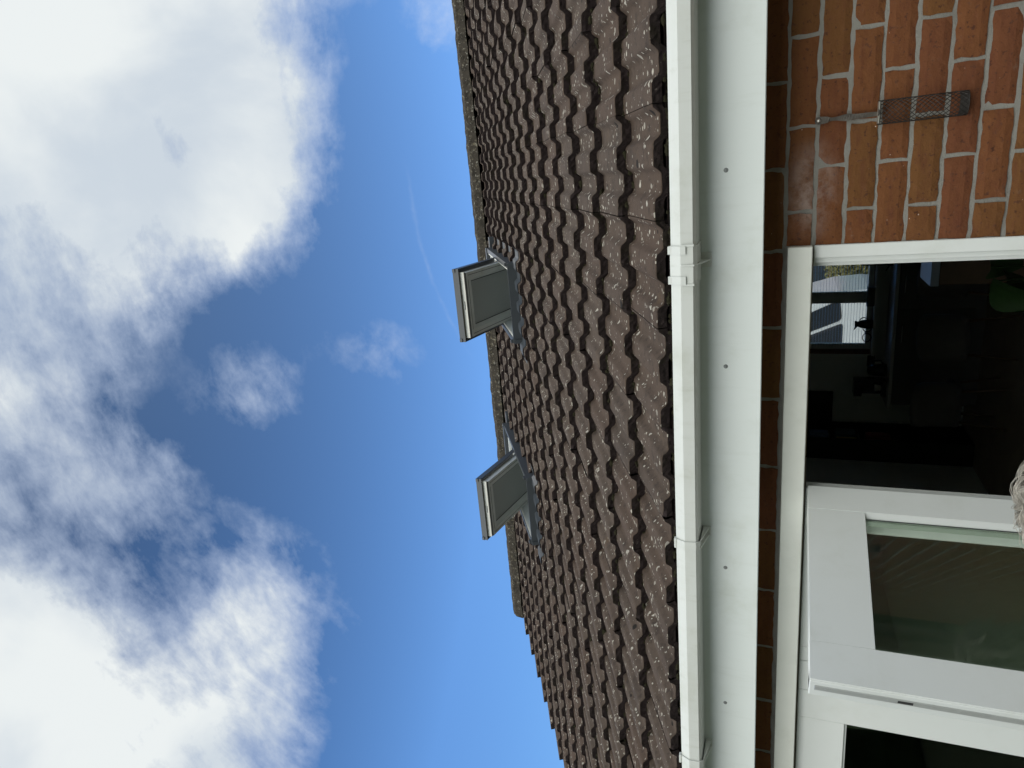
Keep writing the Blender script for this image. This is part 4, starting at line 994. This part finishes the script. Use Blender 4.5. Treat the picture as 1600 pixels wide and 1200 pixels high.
# curly hair: many fine curling locks
hb = MB(); hc2 = Vector((PX, PY, HT-.112)); rg = random.Random(3)
hb.lathe([(0, .094)]+[(.082*math.sin(a), .094*math.cos(a)) for a in [i*.16 for i in range(1, 13)]], 24, hc2)
for q in range(190):
    z = rg.uniform(-.5, 1); ph = rg.uniform(0, 2*math.pi); r_ = math.sqrt(max(0, 1-z*z))
    d = Vector((r_*math.cos(ph), r_*math.sin(ph), z))
    if d.y < -.35 and z < .35: continue
    p0 = hc2+Vector((d.x*.078, d.y*.086, d.z*.090))
    fall = Vector((d.x*.6, d.y*.6, 0)); fall = fall.normalized() if fall.length > .05 else Vector((1, 0, 0))
    ax = (fall*.9+Vector((rg.uniform(-.6, .6), rg.uniform(-.6, .6), -.2-.5*(1-z)))).normalized()
    s1 = ax.cross(d).normalized(); L = rg.uniform(.06, .11); tw = rg.uniform(3.5, 7.5); cr_ = rg.uniform(.006, .014); p1 = rg.uniform(0, 6); wd = rg.uniform(.005, .009)
    for m_ in range(26):
        oa, ob = rg.gauss(0, wd*.5), rg.gauss(0, wd*.45); L2 = L*rg.uniform(.8, 1.1); ph2 = p1+rg.gauss(0, .18); c2 = cr_*rg.uniform(.85, 1.2); pts = []
        stray = 1.5 if rg.random() < .04 else 1
        for i in range(10):
            u_ = i/9; lift = .014*math.sin(math.pi*u_)+.004; tp = 1-.65*u_*u_
            p = p0+ax*(L2*u_)+d*(lift*stray)-Vector((0, 0, .022*u_*u_))+s1*(c2*math.sin(ph2+tw*u_)*stray+oa*tp)+d*(c2*.7*math.cos(ph2+tw*u_)+ob*tp)
            v = p-hc2; k_ = math.sqrt((v.x/.082)**2+(v.y/.090)**2+(v.z/.094)**2)
            if k_ < 1.01: p = hc2+v*(1.01/k_)
            pts.append(p)
        hb.tube(pts, [.0005, .0006, .0006, .0006, .0006, .0006, .0005, .0005, .0004, .0002], 3, cap=False)
hb.build('hair', 'hair', per, fix=False)

# ------------------------------------------------------------------ street side, seen through the kitchen window
def leaf_blob(b, c, r, n, size, seed):
    rg = random.Random(seed)
    for i in range(n):
        d = Vector((rg.gauss(0, 1), rg.gauss(0, 1), rg.gauss(0, 1))).normalized(); k_ = rg.uniform(.55, 1.05)
        k_ *= 1+.35*noise.noise(d*2.2+Vector((seed, 0, 0)))
        p = Vector(c)+Vector((d.x*r[0]*k_, d.y*r[1]*k_, d.z*r[2]*k_))
        a = Vector((rg.uniform(-1, 1), rg.uniform(-1, 1), rg.uniform(-1, 1))).normalized(); e = a.orthogonal().normalized(); s_ = size*rg.uniform(.5, 1.3)
        b.add([p-a*s_, p+e*s_*.45, p+a*s_, p-e*s_*.45], [(0, 1, 2, 3)])
def shrub(x, y, r, h, lab, m='leaf', n=2600, seed=1, size=.05, name='shrub', cat='shrub', group=None):
    t = empty(name, (x, y, GROUND), lab, cat, group)
    b = MB(); rg = random.Random(seed)
    for i in range(5):
        a = i*1.26; b.tube([(x, y, GROUND), (x+.3*r*math.cos(a), y+.3*r*math.sin(a), GROUND+h*.5), (x+.6*r*math.cos(a), y+.6*r*math.sin(a), GROUND+h*.8)], [.03, .02, .008], 5)
    b.build('stem', 'bark', t)
    b = MB()
    for i in range(5): a = i*1.256; leaf_blob(b, (x+.45*r*math.cos(a), y+.45*r*math.sin(a), GROUND+h*(.45+.12*(i % 3))), (r*.62, r*.62, h*.42), n//5, size, seed*7+i)
    b.build('foliage', m, t, fix=False); return t
shrub(-2.75, 19.0, .8, 1.15, 'green and golden bush behind the white car', 'leaf_gold', 3500, 5, .07)
shrub(-1.7, 19.3, .8, 1.0, 'grey-green bush right of the golden bush', 'leaf', 2500, 6, .06)
nh = empty('neighbour_house', (-5, 27, GROUND), 'pinkish brick house across the street with a cream gutter board', 'house')
b = MB(); b.box(-12, 3, 26, 32, GROUND, .9); b.build('wall', 'far_brick', nh)
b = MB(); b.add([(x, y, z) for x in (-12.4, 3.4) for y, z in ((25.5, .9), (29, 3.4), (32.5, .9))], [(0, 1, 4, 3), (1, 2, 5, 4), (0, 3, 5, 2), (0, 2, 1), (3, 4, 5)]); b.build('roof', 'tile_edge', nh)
b = MB(); b.box(-4.5, -3.2, 25.94, 25.998, -1.4, -.6); wn_ = b.build('window', 'car_trim', nh)
b = MB(); b.box(-4.4, -3.3, 25.93, 25.9395, -1.33, -.67); b.build('pane', 'car_glass', wn_)
b = MB(); b.box(-6, -1, 21.4, 21.6, -1.55, -1.40)
b = MB(); b.box(-6, -1, 25.90, 25.935, -1.78, -1.62); b.build('cream_band', 'cream', nh)
# white car on the drive, side on to the window
def profile_body(b, prof_, y0, y1, mi=0, inset=0.):
    n = len(prof_); vs = []
    for yy, k_ in ((y0, .0), (y0+.05, 1), (y1-.05, 1), (y1, .0)):
        cxm = sum(p[0] for p in prof_)/n; czm = sum(p[1] for p in prof_)/n
        for (x, z) in prof_:
            f = 1-(.03 if k_ == 0 else 0); vs.append((cxm+(x-cxm)*f, yy, czm+(z-czm)*f))
    fs = [(r*n+i, r*n+(i+1) % n, (r+1)*n+(i+1) % n, (r+1)*n+i) for r in range(3) for i in range(n)]+[tuple(range(n))[::-1], tuple(3*n+i for i in range(n))]
    b.add(vs, fs, mi, False)
car = empty('car', (-4.3, 14.4, GROUND), 'white car parked on the drive beyond the kitchen window', 'car')
cx0 = -6.85; g0 = GROUND
b = MB()
body_p = [(cx0, g0+.30), (cx0-.03, g0+.80), (cx0+.20, g0+1.05), (cx0+.95, g0+1.18), (cx0+1.75, g0+1.86), (cx0+2.3, g0+1.93), (cx0+3.9, g0+1.90), (cx0+4.22, g0+1.80), (cx0+4.36, g0+1.30), (cx0+4.40, g0+.80), (cx0+4.34, g0+.30)]
profile_body(b, body_p, 13.5, 15.3); b.build('body', 'car_white', car)
def rounded(pts, r=.07, k=4):
    out = []; n = len(pts)
    for i in range(n):
        p = Vector(pts[i]); a = (Vector(pts[i-1])-p).normalized(); c = (Vector(pts[(i+1) % n])-p).normalized()
        for q in range(k+1):
            u = q/k; out.append(p+a*(r*(1-u)**2)+c*(r*u*u))
    return out
for yy, sg_ in ((13.492, -1), (15.302, 1)):
    for pts, mm_ in (([(1.20, 1.24), (1.80, 1.76), (2.35, 1.80), (2.40, 1.24)], 'car_glass'), ([(2.50, 1.24), (2.46, 1.80), (3.50, 1.80), (3.74, 1.24)], 'car_glass'), ([(3.86, 1.26), (3.63, 1.80), (3.98, 1.76), (4.20, 1.30)], 'car_glass')):
        q = rounded(pts); L = len(q); cxx = sum(p.x for p in q)/L; czz = sum(p.y for p in q)/L
        b = MB(); vs = [(cx0+p.x, yy, g0+p.y) for p in q]+[(cx0+p.x, yy+.006, g0+p.y) for p in q]
        b.add(vs, [tuple(range(L)), tuple(range(L, 2*L))]+[(i, (i+1) % L, L+(i+1) % L, L+i) for i in range(L)])
        sw = b.build('side_window', 'car_glass', car)
        b = MB(); vs = []
        for k_ in (1.0, 1.09):
            for y_ in (yy-.003, yy+.005): vs += [(cx0+cxx+(p.x-cxx)*k_, y_, g0+czz+(p.y-czz)*k_) for p in q]
        fs = []
        for i in range(L):
            j = (i+1) % L; fs += [(i, j, 2*L+j, 2*L+i), (L+i, L+j, 3*L+j, 3*L+i), (i, j, L+j, L+i), (2*L+i, 2*L+j, 3*L+j, 3*L+i)]
        b.add(vs, fs); b.build('window_seal', 'car_trim', sw)
for wx in (cx0+.85, cx0+3.5):
    for yy in (13.46, 15.12):
        b = MB(); b.lathe([(.17, -.02), (.33, -.02), (.345, .02), (.345, .18), (.33, .22), (.17, .22)], 24)
        for i, v in enumerate(b.v): b.v[i] = Vector((wx+v.x, yy+v.z, g0+.345+v.y))
        wh = b.build('wheel', 'tyre', car); b = MB(); b.lathe([(0, -.015), (.04, -.02), (.17, -.005), (.19, -.021), (.19, .2)], 20)
        for i, v in enumerate(b.v): b.v[i] = Vector((wx+v.x, yy+v.z, g0+.345+v.y))
        b.build('rim', 'alloy', wh)
b = MB(); b.box(cx0+1.50, cx0+1.70, 13.28, 13.49, g0+1.18, g0+1.36, ch=.03); b.build('wing_mirror', 'car_trim', car)
b = MB(); b.box(cx0+2.90, cx0+3.02, 13.470, 13.4915, g0+1.14, g0+1.17, ch=.004); b.build('car_door_handle', 'car_trim', car)
b = MB(); b.box(cx0+4.37, cx0+4.42, 13.60, 13.78, g0+.55, g0+.75, ch=.02); b.build('tail_light', 'terracotta', car)

# ------------------------------------------------------------------ garden behind and beside, seen only in reflections; added screens cut off the low sky
def fence(x0, y0, x1, y1, lab):
    t = empty('garden_fence', ((x0+x1)/2, (y0+y1)/2, GROUND), lab, 'fence'); d = Vector((x1-x0, y1-y0, 0)); L = d.length; d.normalize(); nrm = Vector((-d.y, d.x, 0))
    M = Matrix(((d.x, nrm.x, 0, x0), (d.y, nrm.y, 0, y0), (0, 0, 1, 0), (0, 0, 0, 1)))
    b = MB(); q = 0
    while q < L:
        b.box(q, q+.11, 0, .018, GROUND+.05, GROUND+1.75+random.uniform(-.01, .01), M=M); q += .135
    b.build('fence_board', 'fence_wood', t)
    q = 0
    while q <= L: b = MB(); b.box(q, q+.09, .02, .11, GROUND, GROUND+1.85, M=M); q += 1.83; b.build('post', 'fence_wood', t)
fence(7.2, -11, 7.2, 2.0, 'close-boarded wooden fence along the right side of the garden'); fence(-9, -11, 7.1, -11.1, 'close-boarded wooden fence at the foot of the garden')
shrub(5.9, -1.2, .9, 1.7, 'rounded green shrub against the right fence', seed=11, size=.06); shrub(6.1, -4.4, 1.0, 2.1, 'taller green shrub farther down the right fence', seed=12, size=.06)
def sky_screen(x0, x1, y0, y1, h, lab, n, seed):  # tall hedges added out of view to block the low sky
    t = empty('sky_screen', ((x0+x1)/2, (y0+y1)/2, GROUND), lab, 'sky_screen'); b = MB()
    b.box(x0+.15, x1-.15, y0+.15, y1-.15, GROUND, GROUND+h-.2); b.build('sky_screen_core', 'leaf', t)
    b = MB(); rg = random.Random(seed)
    for i in range(n):
        p = Vector((rg.uniform(x0, x1), rg.uniform(y0, y1), GROUND+rg.uniform(.1, h)))
        f = rg.choice((0, 1, 2))
        if f == 0: p.x = rg.choice((x0, x1))+rg.uniform(-.15, .15)
        elif f == 1: p.y = rg.choice((y0, y1))+rg.uniform(-.15, .15)
        else: p.z = GROUND+h+rg.uniform(-.25, .2)
        a = Vector((rg.uniform(-1, 1), rg.uniform(-1, 1), rg.uniform(-1, 1))).normalized(); e = a.orthogonal().normalized(); q = rg.uniform(.07, .16)
        b.add([p-a*q, p+e*q*.5, p+a*q, p-e*q*.5], [(0, 1, 2, 3)])
    b.build('sky_screen_leaves', 'leaf', t, fix=False)
sky_screen(-12, 12, -13.5, -12, 4.8, 'tall evergreen screen added out of view across the back, blocking low sky', 9000, 31)
sky_screen(8.2, 9.6, -12, 3, 4.2, 'tall evergreen screen added out of view behind the right fence, blocking low sky', 6000, 32)
sky_screen(-10.6, -9.2, -12, 3, 4.2, 'tall evergreen screen added out of view along the left side, blocking low sky', 6000, 33)
def tree(x, y, h, r, lab, seed):
    t = empty('tree', (x, y, GROUND), lab, 'tree'); b = MB(); rg = random.Random(seed)
    b.tube([(x, y, GROUND), (x+.05, y, GROUND+h*.3), (x-.05, y+.1, GROUND+h*.6), (x, y, GROUND+h*.85)], [.18, .14, .09, .03], 8)
    for i in range(6):
        a = i*1.05; b.tube([(x, y, GROUND+h*(.3+.06*i)), (x+r*.5*math.cos(a), y+r*.5*math.sin(a), GROUND+h*(.5+.06*i)), (x+r*.8*math.cos(a), y+r*.8*math.sin(a), GROUND+h*(.58+.06*i))], [.07, .04, .01], 6)
    b.build('trunk', 'bark', t); b = MB()
    for i in range(9):
        a = i*2.4; q = .3+.6*rg.random(); leaf_blob(b, (x+r*q*math.cos(a), y+r*q*math.sin(a), GROUND+h*(.5+.42*rg.random())), (r*.5, r*.5, r*.42), 450, .10, seed*3+i)
    b.build('crown', 'leaf', t, fix=False)
tree(4.5, -8.5, 6, 2.2, 'broad tree near the right end of the back fence', 21); tree(-5, -9.5, 5, 1.9, 'smaller tree near the left end of the back fence', 22)

# lift the whole place so that the floor is at zero
for o in list(COL.objects):
    if o.parent is None: o.location.z += -FLOOR
bpy.context.view_layer.update()
